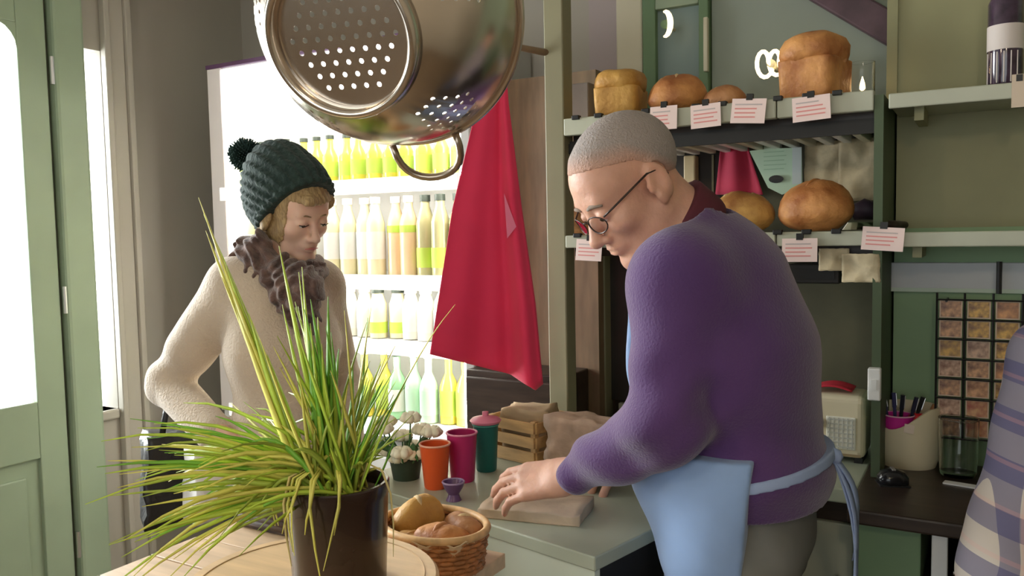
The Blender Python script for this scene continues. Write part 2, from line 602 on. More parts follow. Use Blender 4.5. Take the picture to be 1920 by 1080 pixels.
struct(MB().box(wx(1163), wx(1212), YB - 0.04, YB, 0.9, 2.75).build('trim_4', CREAM, bevel=0.006), 'cream upright board imitating a reflection behind the tin loaf', 'trim')
d2 = struct(thing('reflected_door', 'reflected dark green framed door with grey-teal panel, built solid behind the bread shelf', 'door', (wx(1214), YB, 0.9)))
dx = lambda px: wx(px) - wx(1214)
TEAL = mat('grey_teal_paint', (0.20, 0.27, 0.26), 0.4)
MB().box(0, dx(1238), -0.05, 0, 0, 1.85).build('stile', SAGE_DK, d2, bevel=0.004)
MB().box(dx(1318), dx(1336), -0.05, 0, 0, 1.85).build('stile', SAGE_DK, d2, bevel=0.004)
MB().box(dx(1238), dx(1318), -0.05, 0, wz(1280, 18) - 0.9, 1.85).build('top_rail', SAGE, d2, bevel=0.004)
MB().box(dx(1238), dx(1318), -0.025, 0, 0, wz(1280, 18) - 0.9).build('panel', TEAL, d2)
MB().box(dx(1330), dx(1338), -0.07, -0.05, wz(1334, 140) - 0.9, wz(1334, 40) - 0.9).build('pull_bar', CREAM, d2, bevel=0.003)
struct(MB().box(wx(1338), 0.45, YB - 0.02, YB, 0.9, 2.75).build('trim_5', TEALWALL), 'grey-green panel imitating a reflected wall behind the large tin loaf', 'trim')
a = on(1470, -30, 1, YB - 0.06); b = on(1665, 85, 1, YB - 0.06)
a, b = a + (a - b) * 0.55, b + (b - a) * 0.15
v = Vector(b - a); n_ = Vector((0, 1, 0)).cross(v.normalized())
q = [Vector(a), Vector(b), Vector(b) + n_ * -0.085, Vector(a) + n_ * -0.085]
bm_ = MB().add(q + [p + Vector((0, 0.05, 0)) for p in q], [(0, 1, 2, 3), (7, 6, 5, 4), (0, 4, 5, 1), (1, 5, 6, 2), (2, 6, 7, 3), (3, 7, 4, 0)])
struct(bm_.build('trim_6', mat('plum_stained_timber', (0.10, 0.055, 0.07), 0.5, vary=0.3, scale=9), bevel=0.006), 'dark plum sloping beam imitating a reflection at the top of the alcove', 'trim')
# the brown panelled strip between chiller and bread unit
struct(MB().box(-1.46, -1.07, 2.40, 2.75, 0, 2.0).build('trim_7', TAN), 'tan wooden side panel between chiller and bread unit', 'trim')

# ================================================================== drinks chiller
FX0, FX1, FY0, FY1 = -2.70, -1.475, 2.30, 2.74
fr = thing('drinks_chiller', 'tall white open-fronted drinks chiller with brightly lit shelves', 'fridge', (FX0, FY0, 0))
FWD = FX1 - FX0
CH_IN = mat('chiller_lining', (0.86, 0.86, 0.83), 0.4)
LED = mat('chiller_light_tube', (1, 0.98, 0.92), 0.4, emit=36.0, ecol=(1.0, 0.96, 0.88))
MB().box(0, 0.04, 0, 0.43, 0.0, 2.165).build('side_panel', WHITE, fr, bevel=0.006)
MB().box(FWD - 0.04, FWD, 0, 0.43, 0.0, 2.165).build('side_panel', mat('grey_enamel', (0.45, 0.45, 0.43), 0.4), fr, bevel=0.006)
MB().box(0.04, FWD - 0.04, 0.40, 0.43, 0.0, 2.165).build('back_panel', CH_IN, fr)
MB().box(0.04, FWD - 0.04, 0.0, 0.40, 2.13, 2.165).build('top_panel', WHITE, fr)
MB().box(0.0, 0.075, -0.012, 0.0, 0.8, 2.165).build('front_trim', mat('pink_white_enamel', (0.86, 0.78, 0.76), 0.35), fr, bevel=0.003)
MB().box(-0.004, FWD, -0.014, 0.0, 2.165, 2.18).build('top_edge', mat('plum_plastic', (0.12, 0.05, 0.12), 0.4), fr)
hd = MB().box(0.085, FWD - 0.02, -0.02, 0.012, 1.93, 2.155).build('header_lightbox', mat('lit_header', (0.95, 0.93, 0.95), 0.3, emit=2.2, ecol=(1.0, 0.97, 0.98)), fr, bevel=0.004)
MB().box(0.04, FWD - 0.04, 0.0, 0.42, 0.0, 0.70).build('kick_panel', WHITE, fr, bevel=0.006)
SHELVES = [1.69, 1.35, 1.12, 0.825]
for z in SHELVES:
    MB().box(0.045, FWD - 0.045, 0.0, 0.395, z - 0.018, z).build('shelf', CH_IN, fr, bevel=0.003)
    MB().box(0.045, FWD - 0.045, -0.014, 0.0, z - 0.045, z + 0.008).build('price_rail', mat('price_rail_added_glow', (0.9, 0.88, 0.86), 0.35, emit=0.9, ecol=(1.0, 0.95, 0.92)), fr, bevel=0.003)  # glow added so the rails read white; they are no lamps
for xx in (0.052, FWD - 0.064):
    MB().box(xx, xx + 0.012, 0.03, 0.05, 0.72, 2.1).build('light_tube', LED, fr)
MB().box(0.1, FWD - 0.1, 0.03, 0.06, 1.905, 1.92).build('light_tube', LED, fr)
for z in SHELVES[:3]:
    MB().box(0.1, FWD - 0.1, 0.02, 0.04, z - 0.028, z - 0.019).build('light_tube', LED, fr)


def bottle(name, label, group, prof, capprof, labz, mb, mc, ml):
    o = thing(name, label, 'bottle', group=group)
    MB().lathe([(0.0005, 0)] + prof, 14).build('bottle_body', mb, o, smooth='auto')
    MB().lathe(capprof, 12).build('cap', mc, o, smooth='auto')
    r = max(p[0] for p in prof)
    MB().lathe([(r + 0.0008, labz[0]), (r + 0.0008, labz[1]), (r - 0.001, labz[1]), (r - 0.001, labz[0])], 14, closed_prof=True).build('paper_label', ml, o, smooth='auto')
    return o


def prof_b(r, h, neck, sh):
    return [(r, 0.002), (r, h * sh), (r * 0.8, h * (sh + 0.08)), (neck, h * (sh + 0.2)), (neck, h * 0.93)], \
           [(neck + 0.003, h * 0.92), (neck + 0.003, h), (0.0005, h + 0.001)]


YEL = mat('yellow_juice', (0.75, 0.66, 0.10), 0.25, coat=0.3)
MILK = mat('pale_cream_juice', (0.80, 0.74, 0.48), 0.3, coat=0.3)
PEACH = mat('peach_juice', (0.80, 0.60, 0.36), 0.3, coat=0.3)
GRN = mat('green_bottle_glass', (0.30, 0.55, 0.30), 0.15, coat=0.5)
MINT = mat('mint_bottle_glass', (0.50, 0.76, 0.52), 0.2, coat=0.5)
DKCAP = mat('dark_cap', (0.03, 0.04, 0.03), 0.5)
WCAP = mat('white_cap', (0.85, 0.80, 0.76), 0.5)
LGREEN = mat('lime_label', (0.50, 0.66, 0.10), 0.6)
LWHITE = mat('white_label', (0.85, 0.84, 0.78), 0.6)
LDARK = mat('dark_label', (0.10, 0.11, 0.08), 0.6)
p1, c1 = prof_b(0.030, 0.185, 0.013, 0.55)
p2, c2 = prof_b(0.034, 0.285, 0.016, 0.66)
p3, c3 = prof_b(0.033, 0.180, 0.020, 0.70)
p4, c4 = prof_b(0.034, 0.250, 0.013, 0.52)
KINDS = {
    'yellow': (p1, c1, (0.03, 0.085), YEL, DKCAP, LGREEN),
    'cream': (p2, c2, (0.06, 0.16), MILK, WCAP, LWHITE),
    'creamgreen': (p2, c2, (0.155, 0.18), PEACH, WCAP, LGREEN),
    'slim': (p2, c2, (0.03, 0.10), mat('amber_bottle', (0.45, 0.42, 0.22), 0.2, coat=0.4), DKCAP, LGREEN),
    'jar': (p3, c3, (0.03, 0.11), mat('white_yogurt', (0.82, 0.80, 0.70), 0.35), WCAP, LWHITE),
    'jargreen': (p3, c3, (0.02, 0.06), MILK, DKCAP, LGREEN),
    'green': (p4, c4, (0.03, 0.12), MINT, WCAP, mat('mint_label', (0.55, 0.80, 0.58), 0.6)),
    'greendark': (p4, c4, (0.03, 0.11), GRN, DKCAP, LWHITE),
    'gold': (p4, c4, (0.03, 0.12), YEL, WCAP, LGREEN),
}
ROW = [
    (1.69, 'yellow juice bottle with a dark cap on the top chiller shelf', 'yellow bottles on the top chiller shelf', ['yellow'] * 15, 0.086),
    (1.35, None, None, ['cream', 'creamgreen', 'cream', 'creamgreen', 'creamgreen', None, 'cream', 'cream', 'cream', 'cream', 'creamgreen', 'creamgreen', 'slim', 'slim', 'slim'], 0.086),
    (1.12, None, None, ['jargreen', 'jar', 'jargreen', 'jar', 'jargreen', 'jargreen', 'jargreen', 'jar', 'jar', 'jargreen', 'jargreen', 'jar', 'jar', 'greendark', 'jar'], 0.086),
    (0.825, None, None, ['gold', 'greendark', 'gold', 'green', 'gold', 'greendark', 'gold', 'gold', 'gold', 'gold', 'greendark', 'green', 'green', 'gold', 'gold'], 0.086),
]
LAB = {
    'cream': ('tall cream juice bottle with white label on the second chiller shelf', 'cream bottles on the second chiller shelf'),
    'creamgreen': ('tall peach juice bottle with lime band on the second chiller shelf', 'peach bottles on the second chiller shelf'),
    'slim': ('tall amber bottle with dark cap on the second chiller shelf', 'amber bottles on the second chiller shelf'),
    'jar': ('short white yogurt bottle on the third chiller shelf', 'white bottles on the third chiller shelf'),
    'jargreen': ('short cream bottle with lime label on the third chiller shelf', 'lime-labelled bottles on the third chiller shelf'),
    'green': ('mint green bottle on the bottom chiller shelf', 'mint bottles on the bottom chiller shelf'),
    'greendark': ('green glass bottle with a white label and dark cap in the chiller', 'green bottles in the chiller'),
    'gold': ('yellow bottle with lime label on the bottom chiller shelf', 'yellow bottles on the bottom chiller shelf'),
}
proto = {}
for z, lb, gp, kinds, sp in ROW:
    for i, kd in enumerate(kinds):
        if not kd:
            continue
        l, g = (lb, gp) if lb else LAB[kd]
        if kd not in proto:
            pp = KINDS[kd]
            proto[kd] = o = bottle('juice_bottle', l, g, *pp)
        else:
            o = copy_tree(proto[kd])
            o['label'], o['group'] = l, g
        o.location = (FX0 + 0.108 + i * 0.0722 + random.uniform(-.0015, .0015), FY0 + 0.085 + random.uniform(-0.01, 0.02), z + 0.001)
        o.rotation_euler = (0, 0, random.uniform(0, 6))

# ================================================================== bread unit
UX0, UX1, UY0, UY1 = -1.095, -0.215, 2.10, 2.50
bu = thing('bread_shelf_unit', 'painted timber bread shelving with olive upright and slatted shelves', 'shelving', (UX0, UY0, 0))
UW = UX1 - UX0
UPM = mat('olive_grey_upright', (0.24, 0.22, 0.13), 0.5, vary=0.06, scale=4)
MB().box(0, 0.06, 0, 0.06, 0, 2.75).build('upright', UPM, bu, bevel=0.004)
MB().box(0, 0.03, 0.34, 0.40, 0, 1.80).build('upright', UPM, bu, bevel=0.004)
MB().box(UW - 0.02, UW, 0.0, 0.40, 0.901, 1.80).build('end_panel', mat('dark_green_edge', (0.07, 0.10, 0.05), 0.6), bu)
MB().box(UW - 0.02, UW + 0.005, 0.25, 0.40, 1.80, 2.75).build('end_panel', OLIVE, bu)
DKBACK = mat('dark_back_board', (0.030, 0.022, 0.017), 0.6, vary=0.2, scale=5)
MB().box(0.03, UW * 0.45, 0.385, 0.40, 0.945, 1.80).build('back_panel', DKBACK, bu)
MB().box(UW * 0.45, UW - 0.02, 0.385, 0.40, 0.945, 1.80).build('back_panel', mat('dark_olive_back_board', (0.085, 0.08, 0.045), 0.6, vary=0.2, scale=5), bu)
# a pale inner upright seen behind the man's head
ux = on(1295, 300, 1, UY0 + 0.36)[0] - UX0
MB().box(ux - 0.018, ux + 0.018, 0.345, 0.384, 0.945, 1.72).build('inner_upright', mat('pale_pine', (0.62, 0.48, 0.28), 0.5, vary=0.1), bu, bevel=0.004)
MB().box(ux + 0.06, ux + 0.066, 0.375, 0.384, 0.945, 1.72).build('inner_strip', UPM, bu)


def slatted(zt, fascia_z0):
    """fascia in three lengths, slats from front to back, black price clips along the top edge"""
    x = 0.06
    for i, L in enumerate((0.30, 0.28, UW - 0.02 - 0.06 - 0.58)):
        MB().box(x + 0.001, x + L - 0.001, -0.004 - 0.003 * (i % 2), 0.02, fascia_z0, zt).build('fascia_board', PALE_SAGE, bu, bevel=0.003)
        x += L
    n = 17
    for i in range(n):
        xx = 0.075 + i * (UW - 0.15) / (n - 1)
        MB().box(xx - 0.014, xx + 0.014, 0.02, 0.385, zt - 0.022, zt - 0.006).build('slat', CREAM if i % 1 == 0 else UPM, bu, bevel=0.002)
    for yy in (0.06, 0.34):
        MB().box(0.06, UW - 0.02, yy, yy + 0.03, zt - 0.06, zt - 0.023).build('bearer', DARKWOOD, bu)
    for i in range(11):
        xx = 0.10 + i * (UW - 0.2) / 10
        MB().box(xx - 0.011, xx + 0.011, -0.012, 0.006, zt - 0.006, zt + 0.006).build('price_clip', BLACKMETAL, bu, bevel=0.002)


slatted(1.812, 1.765)
slatted(1.487, 1.452)
MB().box(0.06, UW - 0.02, 0.035, 0.385, 1.745, 1.752).build('shade_sheet', NEARBLACK, bu)  # dark sheet standing in for the shade under the shelf
for i in range(16):
    xx = 0.09 + i * (UW - 0.16) / 15
    MB().box(xx - 0.012, xx + 0.008, 0.04, 0.36, 1.722, 1.7445).build('highlight_slat', WHITE if i % 3 else CREAM, bu, bevel=0.002)  # slats coloured pale to imitate light catching the underside
MB().box(0.06, UW - 0.02, 0.028, 0.038, 1.716, 1.745).build('rack_rail', NEARBLACK, bu)

# ---- right-hand alcove: green panels, two shelves
struct(MB().box(-0.210, 0.45, 2.36, 2.75, 1.49, 2.75).build('wall_alcove', OLIVE), 'olive green board behind the right-hand shelves', 'wall')
struct(MB().box(-0.210, 0.45, 2.33, 2.75, 0.0, 1.49).build('wall_alcove', mat('leaf_green_paint', (0.25, 0.38, 0.21), 0.55, vary=0.08, scale=4)), 'leaf green wall behind the card rack', 'wall')
for z, lab in ((1.80, 'pale sage wall shelf on the upper right with a dark jar'), (1.482, 'pale sage wall shelf above the wire card rack')):
    sh = thing('wall_shelf', lab, 'shelf', (-0.205, 2.10, z))
    MB().box(0, 0.655, 0.012, 0.26 if z > 1.5 else 0.23, -0.026, -0.002).build('shelf_board', PALE_SAGE, sh, bevel=0.002)
    MB().box(0, 0.655, 0.0, 0.012, -0.034, 0.0).build('front_lip', PALE_SAGE, sh, bevel=0.003)
    for xx in (0.05, 0.60):
        MB().box(xx, xx + 0.02, 0.05, 0.20, -0.06, -0.0265).build('bracket', OLIVE, sh)

# ================================================================== bread
def crust(name, c_lo, c_hi, sc=14):
    return mat(name, c_hi, 0.55, col2=c_lo, scale=sc, bump=0.5, bscale=45)


CR_GOLD = crust('golden_crust', (0.42, 0.20, 0.04), (0.66, 0.37, 0.09))
CR_RED = crust('russet_crust', (0.34, 0.11, 0.03), (0.66, 0.31, 0.10))
CR_BROWN = crust('brown_crust', (0.27, 0.10, 0.03), (0.52, 0.25, 0.10))
CR_RUST = crust('rustic_crust', (0.40, 0.17, 0.05), (0.74, 0.44, 0.13))
FLOUR = mat('floury_crust', (0.72, 0.52, 0.28), 0.8, vary=0.2, scale=20, bump=0.4)


def rings(prof, ex, n=40, amp=0.004, fs=22, seed=0.0):
    m = MB()
    vs, fs_ = [], []
    for z, sx, sy in prof:
        for k in range(n):
            a = 2 * math.pi * k / n
            c, s_ = math.cos(a), math.sin(a)
            x = sx * math.copysign(abs(c) ** (2 / ex), c)
            y = sy * math.copysign(abs(s_) ** (2 / ex), s_)
            nv = noise.noise_vector(Vector((x * fs + seed, y * fs, z * fs)))
            vs.append((x + nv.x * amp, y + nv.y * amp, max(0.0, z + nv.z * amp if z > 0.004 else z)))
    for i in range(len(prof) - 1):
        for k in range(n):
            l = (k + 1) % n
            fs_.append((i * n + k, i * n + l, (i + 1) * n + l, (i + 1) * n + k))
    fs_.append(tuple(range(n))[::-1]); fs_.append(tuple((len(prof) - 1) * n + k for k in range(n)))
    return m.add(vs, fs_)


def tin_loaf(loc, rz, L, W, Hh, m, label, seed):
    o = thing('tin_loaf', label, 'bread', loc, rz)
    hb = Hh * 0.58
    pr = [(0, L * .46, W * .44), (0.004, L * .48, W * .46), (hb * .5, L * .49, W * .475), (hb * .95, L * .5, W * .49)]
    MB_ = rings(pr + [(hb, L * .5, W * .49)], 7, 44, 0.0025, 20, seed)
    MB_.build('loaf_body', m, o, smooth=True)
    top = [(hb - 0.006, L * .50, W * .50), (hb + (Hh - hb) * .2, L * .53, W * .55), (hb + (Hh - hb) * .5, L * .53, W * .54), (hb + (Hh - hb) * .75, L * .48, W * .47),
           (hb + (Hh - hb) * .92, L * .36, W * .33), (Hh, L * .14, W * .12)]
    rings(top, 2.7, 44, 0.007, 18, seed + 5).build('domed_top', m, o, smooth=True)
    return o


def round_loaf(name, loc, rz, L, W, Hh, m, label, seed, slashes=3, flour=True):
    o = thing(name, label, 'bread', loc, rz)
    pr = []
    for i in range(13):
        a = -0.42 * math.pi + i / 12 * 0.92 * math.pi
        z = Hh * (0.36 + 0.64 * math.sin(a)) if a > 0 else Hh * 0.36 * (1 + math.sin(a) / math.sin(0.42 * math.pi))
        pr.append((max(0, z), L / 2 * max(0.02, math.cos(a)), W / 2 * max(0.02, math.cos(a))))
    rings(pr, 2.3, 48, 0.007, 20, seed).build('loaf_body', m, o, smooth=True)
    for k in range(slashes):
        s = (k - (slashes - 1) / 2) / max(1, slashes)
        x0 = s * L * 0.75
        pts = []
        for j in range(9):
            v_ = -0.55 + 1.1 * j / 8
            yy = v_ * W / 2
            xx = x0 + v_ * 0.10 * L
            rr = min(0.97, math.sqrt((xx / (L / 2)) ** 2 + (yy / (W / 2)) ** 2))
            pts.append((xx, yy, Hh * (0.36 + 0.64 * math.sqrt(1 - rr * rr)) - 0.0055))
        MB().tube(pts, [0.002, 0.004, 0.006, 0.007, 0.007, 0.007, 0.006, 0.004, 0.002], 8).build('slash_ridge', FLOUR if flour else m, o, smooth=True)
    return o


ST = 1.8125                                     # top bread shelf
def on_shelf(px, py, y):
    p = on(px, py, 1, y); return p
def sx(px, y, py=200):
    return on(px, py, 1, y)[0]


tin_loaf((sx(1165, 2.2), 2.20, ST), R_(8), 0.125, 0.17, 0.135, CR_GOLD, 'golden square tin loaf next to the olive upright on the top shelf', 1)
round_loaf('round_loaf', (sx(1270, 2.2), 2.20, ST), R_(25), 0.155, 0.15, 0.105, CR_RED, 'russet round loaf between the golden tin loaf and the small loaf', 11, 3)
round_loaf('small_loaf', (sx(1360, 2.18), 2.18, ST), R_(5), 0.108, 0.10, 0.058, CR_BROWN, 'smallest flat brown loaf on the top bread shelf', 21, 2)
tin_loaf((sx(1528, 2.21), 2.21, ST), R_(-12), 0.14, 0.165, 0.168, CR_RED, 'largest tall brown tin loaf at the open end of the top shelf', 31)
MS = 1.4875
round_loaf('rustic_loaf', (sx(1388, 2.22, 400), 2.22, MS), R_(15), 0.180, 0.15, 0.108, CR_RUST, 'knobbly golden rustic loaf beside the bloomer on the middle shelf', 41, 2)
round_loaf('bloomer_loaf', (sx(1530, 2.21, 400), 2.21, MS), R_(-10), 0.185, 0.155, 0.132, CR_RED, 'smooth brown bloomer with a dark top crust on the middle shelf', 51, 1, False)
round_loaf('brown_loaf', (sx(1088, 2.26, 400), 2.26, MS), R_(0), 0.12, 0.14, 0.085, CR_BROWN, 'dark brown loaf on the middle shelf behind the man\'s face', 61, 2)
b_ = MB().box(-0.055, 0.055, -0.06, 0.06, 0, 0.125).build('storage_box', mat('grey_brown_card', (0.20, 0.165, 0.135), 0.8, vary=0.1), bevel=0.004)
b_.location = (sx(1083, 2.30), 2.32, ST)
tag(b_, 'grey-brown cardboard box behind the golden tin loaf', 'box')

# ---- price cards
CARD = mat('price_card', (0.86, 0.68, 0.64), 0.7)
CARDRED = mat('red_print', (0.74, 0.30, 0.28), 0.7)
CARDGREY = mat('grey_print', (0.55, 0.46, 0.45), 0.7)
cards = [(1244, 221, 48, 44, 'price card under the russet round loaf, first from the olive upright'),
         (1323, 217, 52, 44, 'price card under the small brown loaf on the top shelf'),
         (1403, 208, 58, 46, 'price card on the top shelf between small loaf and tall tin loaf'),
         (1521, 203, 62, 46, 'price card under the tall brown tin loaf'),
         (1499, 469, 58, 44, 'price card hanging below the bloomer on the middle shelf'),
         (1655, 448, 66, 44, 'price card at the corner where the middle shelf meets the wall shelf'),
         (1104, 469, 48, 40, 'price card on the middle shelf in front of the man\'s nose')]
for i, (px, py, pw, ph, lab) in enumerate(cards):
    p = on(px, py, 1, 2.082)
    d_ = (p - CAM) @ FW
    cw, chh = pw / F * d_ * 1.1, ph / F * d_
    o = thing('price_card', lab, 'price card', p, 0.0, 'price cards on the bread shelves', tilt=(R_(-4), R_(random.uniform(-5, 5)), 0))
    MB().box(-cw / 2, cw / 2, -0.0006, 0.0006, -chh / 2, chh / 2).build('card', CARD, o)
    for k in range(4):
        zz = chh * (0.26 - 0.17 * k)
        w_ = cw * random.uniform(0.55, 0.8)
        MB().box(-cw * 0.40, -cw * 0.40 + w_, -0.0012, -0.0006, zz - chh * 0.028, zz + chh * 0.028).build('print_line', CARDGREY if k == 0 else CARDRED, o)
    MB().box(-0.008, 0.008, -0.0015, 0.008, chh / 2 - 0.004, chh / 2 + 0.012).build('card_clip', BLACKMETAL, o)

# ---- reflected lamps, built as glowing objects in the alcove behind the top shelf
GLOW = mat('warm_bulb_glow', (1, 0.9, 0.7), 0.4, emit=3.2, ecol=(1.0, 0.78, 0.46))
p = on(1442, 116, 1, 2.5)
o = thing('reflected_spiral_bulb', 'glowing spiral bulb imitating a reflected lamp beside the tall tin loaf', 'lamp', p)
for xo, rr in ((-0.022, 0.028), (0.012, 0.026), (0.036, 0.020)):
    MB().tube([(xo + rr * 0.72 * math.cos(a), 0.004 * k, rr * 1.25 * math.sin(a)) for k, a in enumerate([R_(q) for q in range(0, 360, 24)])], 0.0062, 8, closed=True).build('glowing_coil', GLOW, o, smooth=True)
MB().tube([(0, 0.02, 0), (0, 0.24, 0)], 0.012, 10).build('lamp_socket', CREAM, o)
p = on(1246, 45, 1, 2.62)
o = thing('reflected_ring_lamp', 'small glowing arc imitating a reflected ring lamp on the green door', 'lamp', p)
MB().tube([(0.020 * math.cos(R_(q)), 0, 0.040 * math.sin(R_(q))) for q in range(-100, 101, 20)], [0.003, 0.006, 0.008, 0.009, 0.010, 0.010, 0.010, 0.009, 0.008, 0.006, 0.003], 8).build('glowing_arc', GLOW, o, smooth=True)
MB().lathe([(0.0005, 0), (0.014, 0.0), (0.014, 0.012), (0.0005, 0.012)], 20, (0, 0, 0)).build('lamp_plate', SAGE_DK, o).rotation_euler = (R_(-90), 0, 0)
MB().tube([(0, 0.01, 0), (0, 0.12, 0)], 0.006, 8).build('bracket', CREAM, o)
p = on(1617, 152, 1, 2.3)
o = thing('reflected_glow_jar', 'tea light in a clear jar imitating a reflected bulb glow at the end of the top shelf', 'lamp', (p[0], 2.30, ST))  # glow of a reflected bulb, built as a tea light
JAR = mat('clear_jar_glass', (1, 1, 1), 0.03, trans=1.0, ior=1.3)
MB().lathe([(0.0005, 0), (0.026, 0), (0.030, 0.01), (0.030, 0.10), (0.027, 0.10), (0.027, 0.012), (0.0005, 0.006)], 18).build('glass_jar', JAR, o, smooth='auto')
MB().lathe([(0.0005, 0.013), (0.016, 0.013), (0.016, 0.028), (0.0005, 0.028)], 14).build('candle', CREAM, o)
MB().lathe([(0.0005, 0.029), (0.007, 0.036), (0.006, 0.048), (0.0005, 0.066)], 10).build('flame', mat('flame', (1, .7, .3), 0.5, emit=25, ecol=(1, 0.66, 0.30)), o, smooth=True)

# ---- things against the dark back of the middle shelf
RED = mat('raspberry_cloth', (0.42, 0.02, 0.06), 0.8, vary=0.12, scale=6, sheen=0.3)
yb = 2.45
TL, TR_, BL, BR = (on(1352, 262, 1, yb), on(1398, 262, 1, yb), on(1340, 365, 1, yb), on(1432, 365, 1, yb))
def redfn(u, v):
    t_ = TL + (TR_ - TL) * u; q_ = BL + (BR - BL) * u
    p_ = t_ + (q_ - t_) * v
    return (p_[0], p_[1] + 0.008 * math.sin(u * 9 + v), p_[2])
tag(grid_surface(redfn, 14, 10, 0.003).build('reflected_apron_cloth', RED, smooth=True), 'dark red cloth imitating the apron reflection behind the rustic loaf on the middle shelf', 'cloth')  # apron reflection, built as a hanging cloth
yb = 2.43
p = on(1465, 312, 1, yb)
o = thing('notice_sheet', 'pale green notice with a black clip behind the bloomer', 'notice', p)
cc = [on(1405, 283, 1, yb), on(1432, 280, 1, yb), on(1432, 268, 1, yb), on(1460, 268, 1, yb), on(1460, 278, 1, yb), on(1503, 277, 1, yb), on(1505, 352, 1, yb), on(1466, 365, 1, yb), on(1440, 352, 1, yb)]
m_ = MB().add([c - p + np.array([0, dy, 0]) for dy in (0, 0.002) for c in cc], [tuple(range(9))[::-1], tuple(range(9, 18))] + [(i, (i + 1) % 9, 9 + (i + 1) % 9, 9 + i) for i in range(9)])
m_.build('paper', mat('mint_paper', (0.50, 0.66, 0.50), 0.8), o)
e0 = on(1456, 336, 1, yb) - p
cl = MB().lathe([(0.0005, 0), (0.02, 0.001), (0.02, 0.006), (0.0005, 0.007)], 18).build('clip', BLACKMETAL, o)
cl.location = e0 + np.array([0, -0.002, 0]); cl.rotation_euler = (R_(90), 0, 0); cl.scale = (1, 0.55, 1)
for k in range(5):
    l0 = on(1432, 286 + 8 * k, 1, yb) - p; l1 = on(1470 + 4 * (k % 2), 286 + 8 * k, 1, yb) - p
    MB().box(l0[0], l1[0], -0.0012, -0.0002, l0[2] - 0.0012, l0[2] + 0.0012).build('print_line', mat('faint_green_print', (0.35, 0.52, 0.36), 0.8), o)
p0 = on(1486, 277, 1, yb) - p; p1_ = on(1503, 345, 1, yb) - p
MB().box(p0[0], p1_[0], -0.003, -0.0015, p1_[2], p0[2]).build('side_strip', mat('pale_blue_paper', (0.55, 0.62, 0.62), 0.8), o)

KRAFT = mat('kraft_paper', (0.46, 0.33, 0.20), 0.8, vary=0.18, scale=12, bump=0.5, bscale=25)
BEIGE = mat('beige_paper', (0.55, 0.46, 0.30), 0.8, vary=0.25, scale=16, bump=0.4, bscale=30)


def crumpled(w_, h_, amp, seed, tk=0.002, nu=14, nv=12):
    def fn(u, v):
        x = (u - .5) * w_; z = (v - .5) * h_
        n = noise.noise(Vector((x * 14 + seed, z * 14, seed))) * amp + noise.noise(Vector((x * 34 + seed, z * 34, seed))) * amp * .4
        e = 1 + 0.06 * noise.noise(Vector((u * 6, v * 6, seed)))
        return (x * e, n, z * e)
    return grid_surface(fn, nu, nv, tk)


def sheet(px0, py0, px1, py1, y, amp, seed, label, mat_=BEIGE, rot=0.0):
    a_ = on(px0, py0, 1, y); c_ = on(px1, py1, 1, y)
    o_ = crumpled(abs(c_[0] - a_[0]), abs(a_[2] - c_[2]), amp, seed).build('paper_bag', mat_)
    o_.location = ((a_[0] + c_[0]) / 2, y, (a_[2] + c_[2]) / 2)
    o_.rotation_euler = (0, rot, 0)
    for p_ in o_.data.polygons:
        p_.use_smooth = True
    return tag(o_, label, 'paper bag', 'beige paper bags around the middle shelf')


sheet(1508, 268, 1590, 365, 2.44, 0.02, 3, 'beige paper bag pinned up behind the bloomer')
sheet(1572, 262, 1650, 375, 2.41, 0.022, 8, 'crumpled beige paper bag hanging right of the bloomer')
sheet(1535, 466, 1592, 508, 2.12, 0.012, 13, 'small beige paper bag tucked under the bloomer\'s shelf')
sheet(1578, 476, 1650, 530, 2.10, 0.012, 17, 'beige paper bag hanging at the corner under the middle shelf')
k_ = thing('bread_knife', 'bread knife lying with its blade catching light at the end of the middle shelf', 'knife', (sx(1622, 2.14, 410), 2.15, MS), R_(62))
MB().box(-0.09, 0.06, -0.0008, 0.0008, 0.004, 0.026).build('blade', mat('polished_blade', (0.85, 0.8, 0.7), 0.15, metal=1.0), k_).rotation_euler = (R_(40), 0, 0)
MB().tube([(0.06, 0, 0.012), (0.10, 0, 0.013), (0.16, 0, 0.011)], [0.008, 0.011, 0.009], 10).build('handle', DARKWOOD, k_, smooth=True)
c_ = MB().tube([(0, 0, 0), (0.03, 0.0, 0.01), (0.07, 0, 0)], [0.02, 0.028, 0.02], 12).build('bread_bin_lid', mat('purple_black_plastic', (0.05, 0.03, 0.05), 0.5), smooth=True)
c_.location = (sx(1600, 2.38, 390), 2.36, MS + 0.045)
tag(c_, 'dark rolled cover behind the bread knife on the middle shelf', 'cover')
p = on(1527, 513, 1, 2.16)
o = thing('black_box', 'small black box fixed under the middle shelf behind the man', 'box', (p[0], 2.2, p[2]))
MB().box(-0.062, 0.062, -0.06, 0.06, -0.024, 0.024).build('case', NEARBLACK, o, bevel=0.004)
MB().box(-0.05, 0.05, -0.062, -0.06, -0.012, 0.012).build('front_plate', BLACKMETAL, o)
MB().box(-0.01, 0.01, -0.01, 0.01, 0.024, 1.43 - p[2]).build('hanger', BLACKMETAL, o)

